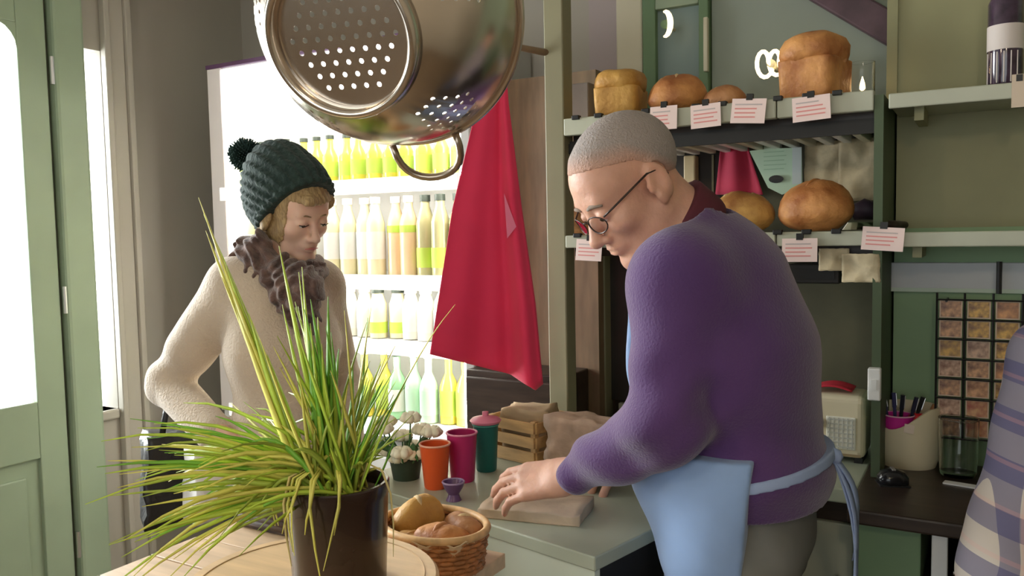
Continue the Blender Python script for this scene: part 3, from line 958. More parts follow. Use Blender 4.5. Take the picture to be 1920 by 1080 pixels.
# ================================================================== worktop and cabinets at the back
GREENTOP = mat('grey_sage_laminate', (0.36, 0.40, 0.31), 0.4, vary=0.05, scale=6)
o = thing('back_worktop', 'grey-sage worktop along the back wall behind the man', 'worktop', (-1.03, 1.98, 0))
MB().box(0, 0.78, 0, 0.50, 0.865, 0.90).build('worktop_slab', GREENTOP, o, bevel=0.004)
MB().box(0, 0.78, 0.48, 0.50, 0.90, 0.94).build('upstand', GREENTOP, o)
for i in range(2):
    cb = thing('base_cabinet', ['pale sage base cabinet under the worktop, hidden by the man', 'pale sage base cabinet under the cream radio'][i], 'cabinet', (-1.02 + i * 0.385, 2.03, 0))
    MB().box(0.0, 0.38, 0.02, 0.42, 0.08, 0.864).build('carcass', DARKWOOD, cb)
    dr = MB().box(0.008, 0.372, 0.0, 0.02, 0.09, 0.80).build('door', PALE_SAGE, cb, bevel=0.004)
    MB().tube([(0.34, -0.02, 0.55), (0.34, -0.02, 0.68)], 0.006, 8).build('handle', STEEL, dr)
    MB().box(0.02, 0.36, 0.06, 0.40, 0.0, 0.08).build('plinth', NEARBLACK, cb)

o = thing('dark_side_counter', 'dark brown side counter carrying the crock and the glass jar', 'counter', (-0.252, 1.84, 0))
MB().box(0, 0.80, 0, 0.48, 0.868, 0.90).build('counter_top', DARKWOOD, o, bevel=0.005)
MB().box(0.01, 0.14, 0.04, 0.46, 0, 0.867).build('side_panel', SAGE_DK, o, bevel=0.003)
MB().box(0.16, 0.19, 0.03, 0.06, 0, 0.867).build('leg', WHITE, o, bevel=0.003)
MB().box(0.75, 0.78, 0.03, 0.06, 0, 0.867).build('leg', WHITE, o, bevel=0.003)
MB().box(0.142, 0.78, 0.44, 0.46, 0.05, 0.867).build('back_panel', NEARBLACK, o)
for zz in (0.45, 0.72):
    MB().box(0.142, 0.78, 0.08, 0.44, zz, zz + 0.018).build('under_shelf', DARKWOOD, o)
    MB().tube([(0.2, 0.05, zz + 0.06), (0.74, 0.05, zz + 0.06)], 0.004, 6).build('rail', STEEL, o)

# ---- radio
CREAMPL = mat('cream_plastic', (0.70, 0.62, 0.44), 0.35, coat=0.2)
p = on(1560, 858, 2, 0.90)
rx0 = on(1490, 850, 1, 2.2)[0]; rx1 = on(1622, 850, 1, 2.2)[0]
rw = rx1 - rx0
o = thing('cream_radio', 'cream retro radio with a pale gridded speaker and chrome knob', 'radio', ((rx0 + rx1) / 2, 2.2, 0.90), R_(0))
MB().box(-rw / 2, rw / 2, 0, 0.13, 0.012, 0.172).build('case', CREAMPL, o, bevel=0.018, seg=4)
gx0, gx1 = rw / 2 - 0.092, rw / 2 - 0.022
sp_ = MB().box(gx0, gx1, -0.004, 0.002, 0.035, 0.118).build('speaker_panel', mat('ivory_mesh', (0.80, 0.78, 0.68), 0.6), o, bevel=0.002)
for k in range(7):
    zz = 0.042 + 0.0115 * k
    MB().box(gx0 + 0.004, gx1 - 0.004, -0.0062, -0.004, zz - 0.0015, zz + 0.0015).build('grille_bar', mat('grille_grey', (0.5, 0.5, 0.45), 0.5), sp_)
for k in range(6):
    xx = gx0 + 0.008 + k * 0.0108
    MB().box(xx - 0.0012, xx + 0.0012, -0.0058, -0.004, 0.038, 0.115).build('grille_bar', MATS['grille_grey'], sp_)
kn = MB().lathe([(0.0005, 0), (0.013, 0.0), (0.012, 0.012), (0.0005, 0.013)], 18).build('tuning_knob', STEEL, o, smooth='auto')
kn.location = (gx0 - 0.018, -0.001, 0.10); kn.rotation_euler = (R_(90), 0, 0)
kn2 = MB().lathe([(0.0005, 0), (0.005, 0.0), (0.005, 0.004), (0.0005, 0.005)], 12).build('pointer', BLACKMETAL, o)
kn2.location = (gx0 - 0.018, -0.0142, 0.10); kn2.rotation_euler = (R_(90), 0, 0)
for sx_ in (-1, 1):
    MB().box(sx_ * rw * .4 - 0.01, sx_ * rw * .4 + 0.01, 0.01, 0.12, 0, 0.014).build('foot', BLACKMETAL, o)
MB().box(-rw / 2 + 0.01, rw / 2 - 0.01, -0.002, 0.0, 0.018, 0.024).build('base_groove', mat('brown_groove', (0.3, 0.22, 0.12), .5), o)
o = grid_surface(lambda u, v: ((u - .5) * 0.10, (v - .5) * 0.08, 0.004 + 0.010 * math.sin(u * 3.1) * (1 + 0.3 * math.sin(v * 9))), 12, 8, 0.003).build('red_cloth', mat('red_cloth', (0.50, 0.02, 0.04), 0.8), smooth=True)
o.location = ((rx0 + rx1) / 2 + 0.0, 2.265, 1.076)
tag(o, 'small folded red cloth on top of the cream radio', 'cloth')
p = on(1637, 720, 1, 2.085)
o = thing('light_switch', 'white switch box on the end panel above the radio', 'switch', (UX1 - 0.012, 2.075, p[2]))
MB().box(-0.014, 0.014, 0, 0.0245, -0.038, 0.038).build('box', WHITE, o, bevel=0.003)
MB().box(-0.006, 0.006, -0.004, 0.0, -0.012, 0.012).build('rocker', WHITE, o)

# ---- crock with pens and pink cup
p = on(1700, 878, 2, 0.90)
CR = thing('cream_crock', 'cream crock with scooped rim holding pens and a pink cup', 'pot', (p[0], p[1] + 0.045, 0.90))
CRM = mat('cream_stoneware', (0.74, 0.66, 0.46), 0.4, coat=0.2)
n = 36
prf = [(0.0, 0.0), (0.062, 0.0), (0.069, 0.02), (0.071, 0.08), (0.070, 1.0), (0.064, 1.0), (0.065, 0.08), (0.06, 0.014), (0.0, 0.012)]
vs, fs = [], []
for j, (r, z) in enumerate(prf):
    for k in range(n):
        a = 2 * math.pi * k / n
        zr = 0.150 - 0.055 * max(0, math.cos(a - R_(-130))) ** 1.5
        vs.append((max(r, 1e-4) * math.cos(a), max(r, 1e-4) * math.sin(a), zr if z == 1.0 else z))
for j in range(len(prf) - 1):
    for k in range(n):
        l = (k + 1) % n
        fs.append((j * n + k, j * n + l, (j + 1) * n + l, (j + 1) * n + k))
MB().add(vs, fs).build('crock_body', CRM, CR, smooth='auto')
cx, cy = CR.location.x, CR.location.y
o = thing('pink_cup', 'magenta pink cup standing inside the cream crock', 'cup', (cx - 0.022, cy - 0.018, 0.935))
PINK = mat('magenta_plastic', (0.62, 0.03, 0.32), 0.35)
MB().lathe([(0.0005, 0), (0.026, 0), (0.036, 0.092), (0.034, 0.092), (0.025, 0.004), (0.0005, 0.003)], 24).build('cup_body', PINK, o, smooth='auto')
MB().tube([(0.0365 * math.cos(R_(q)), 0.0365 * math.sin(R_(q)), 0.092) for q in range(0, 360, 20)], 0.002, 6, closed=True).build('rim', mat('pale_pink_plastic', (0.80, 0.45, 0.60), 0.4), o, smooth=True)
for i, (dx_, dy_, tl, c_) in enumerate(((-0.012, -0.004, -10, (0.03, 0.03, 0.10)), (0.0, 0.008, 4, (0.02, 0.02, 0.03)), (0.012, -0.002, 12, (0.03, 0.03, 0.06)), (-0.004, 0.012, -4, (0.05, 0.05, 0.14)), (0.016, 0.008, 16, (0.02, 0.02, 0.02)))):
    pn = thing('pen', ['dark blue pen leaning left in the pink cup', 'black pen upright in the pink cup', 'navy pen leaning right in the pink cup', 'blue pen at the back of the pink cup', 'black pen leaning furthest right in the pink cup'][i], 'pen', (cx - 0.022 + dx_, cy - 0.018 + dy_, 0.941), 0, 'pens in the pink cup', tilt=(R_(random.uniform(-5, 5)), R_(tl), 0))
    MB().tube([(0, 0, 0), (0, 0, 0.10), (0, 0, 0.125)], [0.0042, 0.0042, 0.004], 8).build('barrel', mat('pen_%d' % i, c_, 0.3), pn, smooth='auto')
    MB().tube([(0, 0, 0.10), (0, 0, 0.137)], 0.0052, 8).build('pen_cap', mat('pen_%d' % i, c_, 0.3), pn)
    MB().box(0.005, 0.0065, -0.0015, 0.0015, 0.105, 0.135).build('pocket_clip', STEEL, pn)
o = thing('red_bag_clip', 'bright red plastic scoop in the cream crock beside the pink cup', 'scoop', (cx + 0.022, cy - 0.005, 0.945))
RPL = mat('red_plastic', (0.62, 0.02, 0.03), 0.35)
rings([(0.0, 0.008, 0.008), (0.03, 0.016, 0.012), (0.06, 0.026, 0.016), (0.08, 0.022, 0.012), (0.086, 0.010, 0.006)], 2.2, 20, 0.001).build('bowl', RPL, o, smooth=True)
MB().tube([(0.01, 0.0, 0.07), (0.03, 0.005, 0.095), (0.034, 0.01, 0.11)], [0.006, 0.006, 0.004], 8).build('handle', mat('brown_wood_handle', (0.40, 0.18, 0.08), 0.5), o, smooth=True)
tg = MB().box(-0.011, 0.011, -0.0008, 0.0008, -0.011, 0.011).build('paper_tag', mat('pale_peach_paper', (0.85, 0.72, 0.60), 0.7))
ang = math.atan2(-cy, -cx)                              # towards the shop floor
tg.location = (cx + 0.0725 * math.cos(R_(-85)), cy + 0.0725 * math.sin(R_(-85)), 0.90 + 0.105); tg.rotation_euler = (0, R_(6), R_(5))
tag(tg, 'small square peach paper tag stuck on the cream crock', 'tag')

# ---- glass jar, mouse, paper
p = on(1795, 898, 2, 0.90)
o = thing('glass_jar', 'clear straight-sided drinking glass in front of the card rack', 'glass', (p[0], p[1] + 0.04, 0.90))
CLEAR = mat('clear_glass', (0.97, 0.98, 0.97), 0.02, trans=1.0, ior=1.45)
MB().lathe([(0.0005, 0), (0.038, 0), (0.0405, 0.006), (0.044, 0.135), (0.041, 0.136), (0.0375, 0.012), (0.0005, 0.010)], 28).build('glass_wall', CLEAR, o, smooth='auto')
MB().tube([(0.0425 * math.cos(R_(q)), 0.0425 * math.sin(R_(q)), 0.1365) for q in range(0, 360, 15)], 0.0016, 6, closed=True).build('rim', CLEAR, o, smooth=True)
p = on(1672, 912, 2, 0.90)
o = thing('black_mouse', 'small black rounded gadget near the corner of the dark side counter', 'gadget', (p[0], p[1] + 0.02, 0.90), R_(20))
rings([(0, 0.030, 0.024), (0.004, 0.034, 0.027), (0.018, 0.034, 0.027), (0.030, 0.026, 0.02), (0.036, 0.010, 0.008)], 2.6, 28, 0.0005).build('shell', mat('glossy_black', (0.012, 0.012, 0.014), 0.2), o, smooth=True)
MB().box(-0.004, 0.004, -0.012, 0.012, 0.034, 0.038).build('button', STEEL, o, bevel=0.001)
MB().box(-0.033, 0.033, -0.026, 0.026, 0.0, 0.003).build('base', BLACKMETAL, o)
p = on(1815, 912, 2, 0.90)
o = MB().box(-0.05, 0.05, -0.012, 0.012, 0, 0.003).build('paper_slip', mat('off_white_paper', (0.72, 0.70, 0.66), 0.8))
o.location = (p[0], p[1], 0.90); o.rotation_euler = (0, 0, R_(-10))
tag(o, 'white paper slip lying in front of the drinking glass', 'paper')

# ---- pale panel and the wire card rack
yk = 2.325
a_ = on(1668, 470, 1, yk); c_ = on(1925, 547, 1, yk)
o = thing('grey_notice_board', 'blank pale grey board above the wire card rack', 'board', (a_[0], yk, c_[2]))
bw, bh = c_[0] - a_[0] + 0.1, a_[2] - c_[2] - 0.03
MB().box(0, bw, -0.008, 0.004, 0, bh).build('sheet', mat('pale_grey_board', (0.50, 0.52, 0.54), 0.4), o, bevel=0.002)
MB().box(0, bw, -0.010, -0.008, -0.004, 0.006).build('bottom_edge', mat('pale_green_edge', (0.5, 0.6, 0.5), .5), o)
yr = 2.26
rk = thing('card_rack', 'black wire rack of picture cards on the green wall', 'rack', on(1757, 830, 1, yr))
Z0 = on(1757, 815, 1, yr)[2]; Z1 = on(1757, 548, 1, yr)[2]; xa = on(1757, 600, 1, yr)[0]
pitch_x = on(1808, 640, 1, yr)[0] - xa
pitch_z = (on(1757, 560, 1, yr)[2] - on(1757, 800, 1, yr)[2]) / 6.6
org = np.array(rk.location)
NC = 4
for i in range(NC + 1):
    x_ = xa + i * pitch_x - org[0]
    MB().tube([(x_, -0.012, Z0 - org[2]), (x_, -0.012, Z1 - org[2])], 0.0028, 6).build('upright_wire', BLACKMETAL, rk)
for k in range(8):
    z_ = Z0 + k * pitch_z - org[2]
    MB().tube([(xa - org[0], -0.014, z_), (xa + NC * pitch_x - org[0], -0.014, z_)], 0.0022, 6).build('cross_wire', BLACKMETAL, rk)
hk = on(1874, 490, 1, yr)
MB().tube([(hk[0] - org[0], -0.012, Z1 - org[2]), (hk[0] - org[0], -0.012, hk[2] - org[2])], 0.006, 8).build('hanging_hook', BLACKMETAL, rk)
for x_ in (xa + 0.02, xa + NC * pitch_x - 0.02):
    MB().tube([(x_ - org[0], -0.012, Z1 - 0.02 - org[2]), (x_ - org[0], 0.068, Z1 - 0.02 - org[2])], 0.003, 6).build('wall_bracket', BLACKMETAL, rk)


def card_mat(i):
    rr = random.Random(i * 7 + 3)
    hot = [(0.80, 0.40, 0.18), (0.75, 0.44, 0.22), (0.80, 0.54, 0.38), (0.72, 0.34, 0.16), (0.84, 0.48, 0.26), (0.85, 0.52, 0.14)][rr.randrange(6)]
    cold = [(0.20, 0.07, 0.04), (0.28, 0.12, 0.06), (0.34, 0.10, 0.10), (0.14, 0.06, 0.05), (0.40, 0.08, 0.06)][rr.randrange(5)]
    return mat('card_picture_%d' % i, hot, 0.45, col2=cold, scale=rr.uniform(30, 60))


CMATS = [card_mat(i) for i in range(8)]
CBORD = mat('card_border', (0.72, 0.56, 0.42), 0.6)
colw = ['left', 'second', 'third', 'right']
for i in range(NC):
    for k in range(7):
        if i == 3 and k < 5:
            continue
        x_ = xa + (i + .5) * pitch_x; z_ = Z0 + (k + .5) * pitch_z
        tiers = ['bottom row', 'second row up', 'third row up', 'fourth row up', 'third row down', 'second row down', 'top row'][k]
        o = thing('picture_card', 'brown picture card in the wire rack, %s, %s column' % (tiers, colw[i]), 'card', (x_, yr - 0.002, z_), 0, 'picture cards in the wire rack', tilt=(R_(-3), 0, 0))
        hw, hh = pitch_x * .5 - 0.005, pitch_z * .5 - 0.003
        MB().box(-hw, hw, -0.001, 0.001, -hh, hh).build('card', CBORD, o)
        MB().box(-hw + 0.003, hw - 0.003, -0.0022, -0.001, -hh + 0.003, hh - 0.002).build('picture', random.choice(CMATS), o)

# ---- the dark jar and tag on the upper right shelf
p = on(1884, 140, 1, 2.2)
o = thing('dark_jar', 'dark plum storage jar with a pale label on the upper right shelf', 'jar', (p[0], 2.20, 1.80))
PLUM = mat('plum_glass', (0.045, 0.025, 0.045), 0.15, coat=0.5, vary=0.5, scale=30)
MB().lathe([(0.0005, 0), (0.033, 0), (0.036, 0.008), (0.036, 0.19), (0.030, 0.205), (0.0005, 0.206)], 24).build('jar_body', PLUM, o, smooth='auto')
MB().lathe([(0.0368, 0.085), (0.0368, 0.14), (0.0355, 0.14), (0.0355, 0.085)], 24, closed_prof=True).build('jar_label', mat('pale_rose_label', (0.66, 0.58, 0.54), 0.6), o, smooth='auto')
MB().lathe([(0.0005, 0.207), (0.036, 0.207), (0.036, 0.235), (0.0005, 0.236)], 24).build('lid', BLACKMETAL, o, smooth='auto')
for k in range(6):
    a0 = R_(-160 + k * 22)
    MB().tube([(0.0363 * math.cos(a0), 0.0363 * math.sin(a0), 0.012), (0.0363 * math.cos(a0), 0.0363 * math.sin(a0), 0.08)], 0.0014, 5).build('pale_stripe', mat('pale_rose_label', (0.66, 0.58, 0.54), 0.6), o)
p = on(1911, 170, 1, 2.095)
o = thing('shelf_tag', 'blank beige tag on the front lip of the upper right shelf', 'tag', (p[0], 2.095, p[2]))
MB().box(-0.014, 0.014, -0.001, 0.001, -0.035, 0.035).build('card', mat('beige_card', (0.62, 0.50, 0.38), .7), o)
MB().box(-0.006, 0.006, -0.003, 0.005, 0.02, 0.034).build('card_clip', BLACKMETAL, o)

# ================================================================== serving counter
CRZ = R_(-13)
CO = np.array([-0.618, 1.356, 0.0])
ct = thing('serving_counter', 'pale sage serving counter with grey-green top where the man works', 'counter', CO, CRZ)
COUNTER = mat('counter_front_paint', (0.56, 0.60, 0.49), 0.45, vary=0.04, scale=4)
CTOP = mat('counter_top_laminate', (0.42, 0.45, 0.35), 0.35, vary=0.06, scale=5)
MB().box(-0.76, 0, 0, 0.55, 0.872, 0.90).build('worktop', CTOP, ct, bevel=0.003)
MB().box(-0.755, -0.004, 0.004, 0.02, 0, 0.871).build('front_panel', COUNTER, ct)
MB().box(-0.755, -0.73, 0.021, 0.545, 0, 0.871).build('side_panel', COUNTER, ct)
MB().box(-0.03, -0.004, 0.021, 0.545, 0, 0.871).build('side_panel', NEARBLACK, ct)
MB().box(-0.729, -0.031, 0.53, 0.545, 0, 0.871).build('back_panel', COUNTER, ct)


def cw_(x, y, z=0.90):                           # counter coordinates -> world
    return (CO[0] + x * math.cos(CRZ) - y * math.sin(CRZ), CO[1] + x * math.sin(CRZ) + y * math.cos(CRZ), z)


# ---- tumblers
def tumbler(name, label, loc, r0, r1, h, m, mrim):
    o = thing(name, label, 'cup', loc, 0, 'coloured tumblers on the counter')
    MB().lathe([(0.0005, 0), (r0 * .92, 0), (r0, 0.004), (r1, h), (r1 - 0.003, h), (r0 - 0.003, 0.006), (0.0005, 0.005)], 28).build('cup_body', m, o, smooth='auto')
    MB().tube([(r1 * math.cos(R_(q)), r1 * math.sin(R_(q)), h) for q in range(0, 360, 15)], 0.0025, 6, closed=True).build('rim', mrim, o, smooth=True)
    MB().lathe([(0.0005, h - 0.02), (r1 - 0.006, h - 0.02), (0.0005, h - 0.019)], 24).build('contents', mat('dark_drink', (0.12, 0.05, 0.04), 0.3), o)
    return o


tumbler('orange_tumbler', 'orange-red tumbler nearest the plant on the counter', (-1.125, 1.570, 0.90), 0.027, 0.036, 0.105, mat('orange_plastic', (0.72, 0.10, 0.02), 0.35), mat('pale_orange_rim', (0.85, 0.42, 0.28), 0.4))
tumbler('magenta_tumbler', 'magenta tumbler between the orange and the teal tumblers', (-1.098, 1.645, 0.90), 0.029, 0.037, 0.118, mat('berry_plastic', (0.45, 0.02, 0.13), 0.35), mat('pink_rim', (0.75, 0.25, 0.38), 0.4))
tt = tumbler('teal_tumbler', 'dark teal tumbler with a pink lid beside the wooden crate', (-1.092, 1.745, 0.90), 0.026, 0.032, 0.118, mat('teal_plastic', (0.01, 0.13, 0.11), 0.35), mat('teal_rim', (0.05, 0.28, 0.22), 0.4))
ld = MB().lathe([(0.0005, 0.122), (0.036, 0.122), (0.040, 0.128), (0.034, 0.134), (0.008, 0.140), (0.008, 0.150), (0.0005, 0.151)], 24).build('pink_lid', mat('pink_lid', (0.72, 0.22, 0.32), 0.35), tt, smooth='auto')
ld['label'] = 'pink saucer-shaped lid'
o = thing('purple_egg_cup', 'little dark purple dish in front of the orange tumbler', 'dish', (-1.035, 1.512, 0.90))
MB().lathe([(0.0005, 0), (0.018, 0), (0.014, 0.008), (0.012, 0.014), (0.022, 0.030), (0.026, 0.042), (0.023, 0.042), (0.012, 0.02), (0.0005, 0.018)], 22).build('dish_body', mat('purple_ceramic', (0.13, 0.06, 0.16), 0.3), o, smooth='auto')
MB().tube([(0.0245 * math.cos(R_(q)), 0.0245 * math.sin(R_(q)), 0.042) for q in range(0, 360, 20)], 0.0022, 6, closed=True).build('rim', mat('mauve_ceramic', (0.35, 0.25, 0.42), 0.3), o, smooth=True)

# ---- white flowers in a little pot
fp = thing('flower_pot', 'little pot of cream-white flowers between the plant and the orange tumbler', 'flowers', (-1.235, 1.60, 0.90))
fp.scale = (1.25, 1.25, 1.25)
MB().lathe([(0.0005, 0), (0.026, 0), (0.034, 0.05), (0.031, 0.05), (0.024, 0.004), (0.0005, 0.003)], 20).build('pot', mat('dark_green_pot', (0.03, 0.05, 0.03), 0.4), fp, smooth='auto')
PET = mat('cream_petals', (0.86, 0.80, 0.60), 0.6)
STEMM = mat('dark_leaf', (0.05, 0.14, 0.04), 0.5)
for i in range(11):
    a = i * 2.4; rr = 0.012 + 0.042 * (i / 11) ** .6
    top = Vector((rr * math.cos(a) * 1.2, rr * math.sin(a), 0.088 + 0.035 * math.cos(i * 1.7) - rr * 0.3))
    MB().tube([(0.3 * top.x, 0.3 * top.y, 0.03), (top.x * .8, top.y * .8, top.z * .7), top], [0.002, 0.0018, 0.0015], 5).build('stem', STEMM, fp)
    m_ = MB()
    for k in range(6):
        b = k * math.pi / 3 + i
        c_ = top + Vector((0.014 * math.cos(b), 0.014 * math.sin(b), 0.003))
        m_.tube([top, c_, c_ + Vector((0.008 * math.cos(b), 0.008 * math.sin(b), -0.003))], [0.004, 0.011, 0.003], 6)
    fl_ = m_.build('flower_head', PET, fp, smooth=True)
for i in range(7):
    a = i * 0.9 + 0.3
    MB().tube([(0.01 * math.cos(a), 0.01 * math.sin(a), 0.045), (0.045 * math.cos(a), 0.045 * math.sin(a), 0.07), (0.07 * math.cos(a), 0.07 * math.sin(a), 0.05)], [0.002, 0.010, 0.001], 4).build('leaf', STEMM, fp, smooth=True)


# ---- crate and paper bags
def crumple_box(w_, d_, h_, amp, seed, n=9, pinch=0.0):
    bm = bmesh.new()
    bmesh.ops.create_cube(bm, size=1.0)
    bmesh.ops.subdivide_edges(bm, edges=bm.edges[:], cuts=n, use_grid_fill=True)
    m_ = MB()
    vs = []
    for v in bm.verts:
        x, y, z = v.co.x * w_, v.co.y * d_, (v.co.z + .5) * h_
        t_ = z / h_
        f_ = 1 - pinch * t_
        y *= f_
        nv = noise.noise_vector(Vector((x * 18 + seed, y * 18, z * 18))) * amp + noise.noise_vector(Vector((x * 45, y * 45 + seed, z * 45))) * amp * .45
        vs.append((x + nv.x, y + nv.y, max(0.0, z + nv.z * (0.6 if z > 0.005 else 0))))
    bm.verts.index_update()
    m_.add(vs, [tuple(v.index for v in f.verts) for f in bm.faces])
    bm.free()
    return m_


cr = thing('wooden_crate', 'small slatted wooden crate at the far edge of the counter', 'crate', cw_(-0.555, 0.45), CRZ)
PINE = mat('pine_slats', (0.48, 0.29, 0.12), 0.55, vary=0.2, scale=8, stretch=(1, 6, 6))
for sx_ in (-1, 1):
    for sy_ in (-1, 1):
        MB().box(sx_ * 0.075 - 0.008, sx_ * 0.075 + 0.008, sy_ * 0.07 - 0.008, sy_ * 0.07 + 0.008, 0, 0.115).build('corner_post', PINE, cr, bevel=0.002)
    for k in range(3):
        MB().box(sx_ * 0.086 - 0.003, sx_ * 0.086 + 0.003, -0.078, 0.078, 0.008 + k * 0.038, 0.036 + k * 0.038).build('slat', PINE, cr, bevel=0.001)
for sy_ in (-1, 1):
    for k in range(3):
        MB().box(-0.083, 0.083, sy_ * 0.081 - 0.003, sy_ * 0.081 + 0.003, 0.008 + k * 0.038, 0.036 + k * 0.038).build('slat', PINE, cr, bevel=0.001)
MB().box(-0.083, 0.083, -0.078, 0.078, 0.001, 0.007).build('base_board', PINE, cr)
o = crumple_box(0.13, 0.11, 0.125, 0.012, 4.0).build('paper_parcel', KRAFT, smooth=True)
p = cw_(-0.555, 0.45, 0.908); o.location = p; o.rotation_euler = (0, 0, R_(10))
tag(o, 'brown paper parcel packed inside the wooden crate', 'parcel')
BAGM = mat('rosy_kraft_paper', (0.42, 0.29, 0.21), 0.8, vary=0.22, scale=14, bump=0.6, bscale=22)
o = crumple_box(0.19, 0.115, 0.135, 0.018, 9.0, pinch=0.35).build('paper_bag', BAGM, smooth=True)
o.location = cw_(-0.350, 0.43, 0.901); o.rotation_euler = (0, 0, CRZ + R_(6))
tag(o, 'crumpled brown paper bag standing beside the wooden crate', 'paper bag')
HB = mat('beige_bread_bag', (0.60, 0.46, 0.33), 0.75, vary=0.12, scale=14, bump=0.5, bscale=20)
hbx = np.array(on(1015, 962, 2, 0.90))
o = crumple_box(0.225, 0.135, 0.022, 0.007, 15.0, n=11).build('paper_bag', HB, smooth=True)
o.location = (hbx[0] - 0.012, hbx[1] + 0.000, 0.9005); o.rotation_euler = (0, 0, R_(12))
tag(o, 'flat beige bread bag under the man\'s hand on the counter', 'paper bag')

# ================================================================== table with the plant
TW = mat('pale_table_wood', (0.58, 0.41, 0.26), 0.45, vary=0.14, scale=4, stretch=(1, 9, 9))
tb = thing('plank_table', 'pale wooden plank table carrying the potted chives', 'table', (-1.375, 0.35, 0))
ty = 0.0
for k in range(9):
    MB().box(0.0, 0.600, ty + 0.001, ty + 0.1045, 0.872, 0.90 - 0.0006 * (k % 2)).build('plank', TW, tb, bevel=0.002)
    ty += 0.1055
for x_ in (0.05, 0.50):
    for y_ in (0.05, 0.84):
        MB().box(x_, x_ + 0.05, y_, y_ + 0.05, 0, 0.871).build('leg', TW, tb, bevel=0.004)
MB().box(0.05, 0.55, 0.06, 0.085, 0.78, 0.8715).build('apron_rail', TW, tb)
MB().box(0.05, 0.55, 0.855, 0.88, 0.78, 0.8715).build('apron_rail', TW, tb)
rb = thing('round_stand', 'round pale wooden stand under the plant pot', 'stand', (-0.885, 0.905, 0.90))
BWOOD = mat('honey_board_wood', (0.68, 0.46, 0.25), 0.45, vary=0.10, scale=5, stretch=(1, 10, 1))
MB().lathe([(0.0005, 0.060), (0.188, 0.060), (0.194, 0.064), (0.194, 0.074), (0.189, 0.079), (0.0005, 0.079)], 72).build('board_disc', BWOOD, rb, smooth='auto')
MB().lathe([(0.0005, 0.0), (0.11, 0.0), (0.112, 0.012), (0.06, 0.022), (0.05, 0.045), (0.09, 0.0595), (0.0005, 0.0597)], 40).build('pedestal', BWOOD, rb, smooth='auto')
MB().tube([(0.172 * math.cos(R_(q)), 0.172 * math.sin(R_(q)), 0.0792) for q in range(0, 360, 6)], 0.0012, 5, closed=True).build('groove_ring', mat('honey_groove', (0.52, 0.34, 0.18), .5), rb)
tr = thing('wicker_tray', 'low dark brown wicker tray behind the plant pot', 'tray', (-1.245, 1.232, 0.90))
DW = mat('dark_wicker', (0.05, 0.028, 0.016), 0.6, vary=0.4, scale=40)
MB().box(-0.10, 0.10, -0.06, 0.06, 0.0, 0.008).build('tray_base', DW, tr)
for k in range(5):
    z_ = 0.012 + k * 0.011
    MB().tube([(-0.10, -0.06, z_), (0.10, -0.06, z_), (0.10, 0.06, z_), (-0.10, 0.06, z_)], 0.0062, 6, closed=True).build('wicker_strand', DW, tr, smooth=True)

# ---- bread basket
WICK = mat('honey_wicker', (0.42, 0.17, 0.055), 0.55, vary=0.3, scale=60)
BKX, BKY = -0.868, 1.203
bk = thing('bread_basket', 'oval honey-brown wicker basket of rolls next to the counter corner', 'basket', (BKX, BKY, 0.90), R_(-8))
BA, BB_, BH = 0.104, 0.080, 0.068
NS = 22
for r_i in range(8):
    z_ = 0.005 + r_i * 0.0085
    fl = 0.90 + 0.10 * r_i / 7
    pts = []
    for q in range(66):
        a = 2 * math.pi * q / 66
        wv = 0.0028 * math.cos(a * NS / 1 + (math.pi if r_i % 2 else 0))
        pts.append(((BA * fl + wv) * math.cos(a), (BB_ * fl + wv) * math.sin(a), z_))
    MB().tube(pts, 0.0046, 6, closed=True).build('weaver', WICK, bk, smooth=True)
for q in range(NS):
    a = 2 * math.pi * q / NS
    MB().tube([(BA * .90 * math.cos(a), BB_ * .90 * math.sin(a), 0.002), (BA * math.cos(a), BB_ * math.sin(a), BH)], 0.0028, 5).build('stake', WICK, bk)
MB().tube([(BA * 1.02 * math.cos(R_(q)), BB_ * 1.02 * math.sin(R_(q)), BH + 0.004) for q in range(0, 360, 8)], 0.0072, 8, closed=True).build('rim', mat('pale_wicker', (0.66, 0.40, 0.18), 0.5, vary=0.2, scale=40), bk, smooth=True)
MB().lathe([(0.0005, 0.0), (0.92, 0.0), (0.92, 0.006), (0.0005, 0.006)], 36).build('basket_base', WICK, bk).scale = (BA, BB_, 1)
def linfn(u, v):
    a = math.pi * (0.85 + 1.1 * u)
    rr = 0.93 + 0.16 * v + 0.03 * math.sin(a * 9)
    return (BA * rr * math.cos(a), BB_ * rr * math.sin(a), BH - 0.03 + 0.05 * v - 0.02 * v * v + 0.004 * math.sin(a * 13))
grid_surface(linfn, 30, 4, 0.0015).build('paper_liner', mat('cream_liner', (0.72, 0.54, 0.34), 0.8), bk, smooth=True)
for i, (dx_, dy_, dz_, L, W, Hh, rz, lab, mm) in enumerate((
        (-0.058, 0.018, 0.030, 0.10, 0.070, 0.078, 70, 'golden bread roll at the plant side of the basket', CR_GOLD),
        (0.030, -0.014, 0.026, 0.11, 0.070, 0.058, 10, 'russet bread roll in the middle of the basket', CR_RED),
        (0.034, 0.042, 0.030, 0.10, 0.06, 0.055, -20, 'brown bread roll at the back of the basket', CR_BROWN),
        (-0.022, -0.035, 0.014, 0.10, 0.07, 0.05, 0, 'deep golden bread roll low in the basket', CR_RUST))):
    c_, s_ = math.cos(R_(-8)), math.sin(R_(-8))
    round_loaf('bread_roll', (BKX + dx_ * c_ - dy_ * s_, BKY + dx_ * s_ + dy_ * c_, 0.90 + dz_), R_(rz), L, W, Hh, mm, lab, 70 + i * 9, 1, i % 2 == 0)['group'] = 'rolls in the basket'

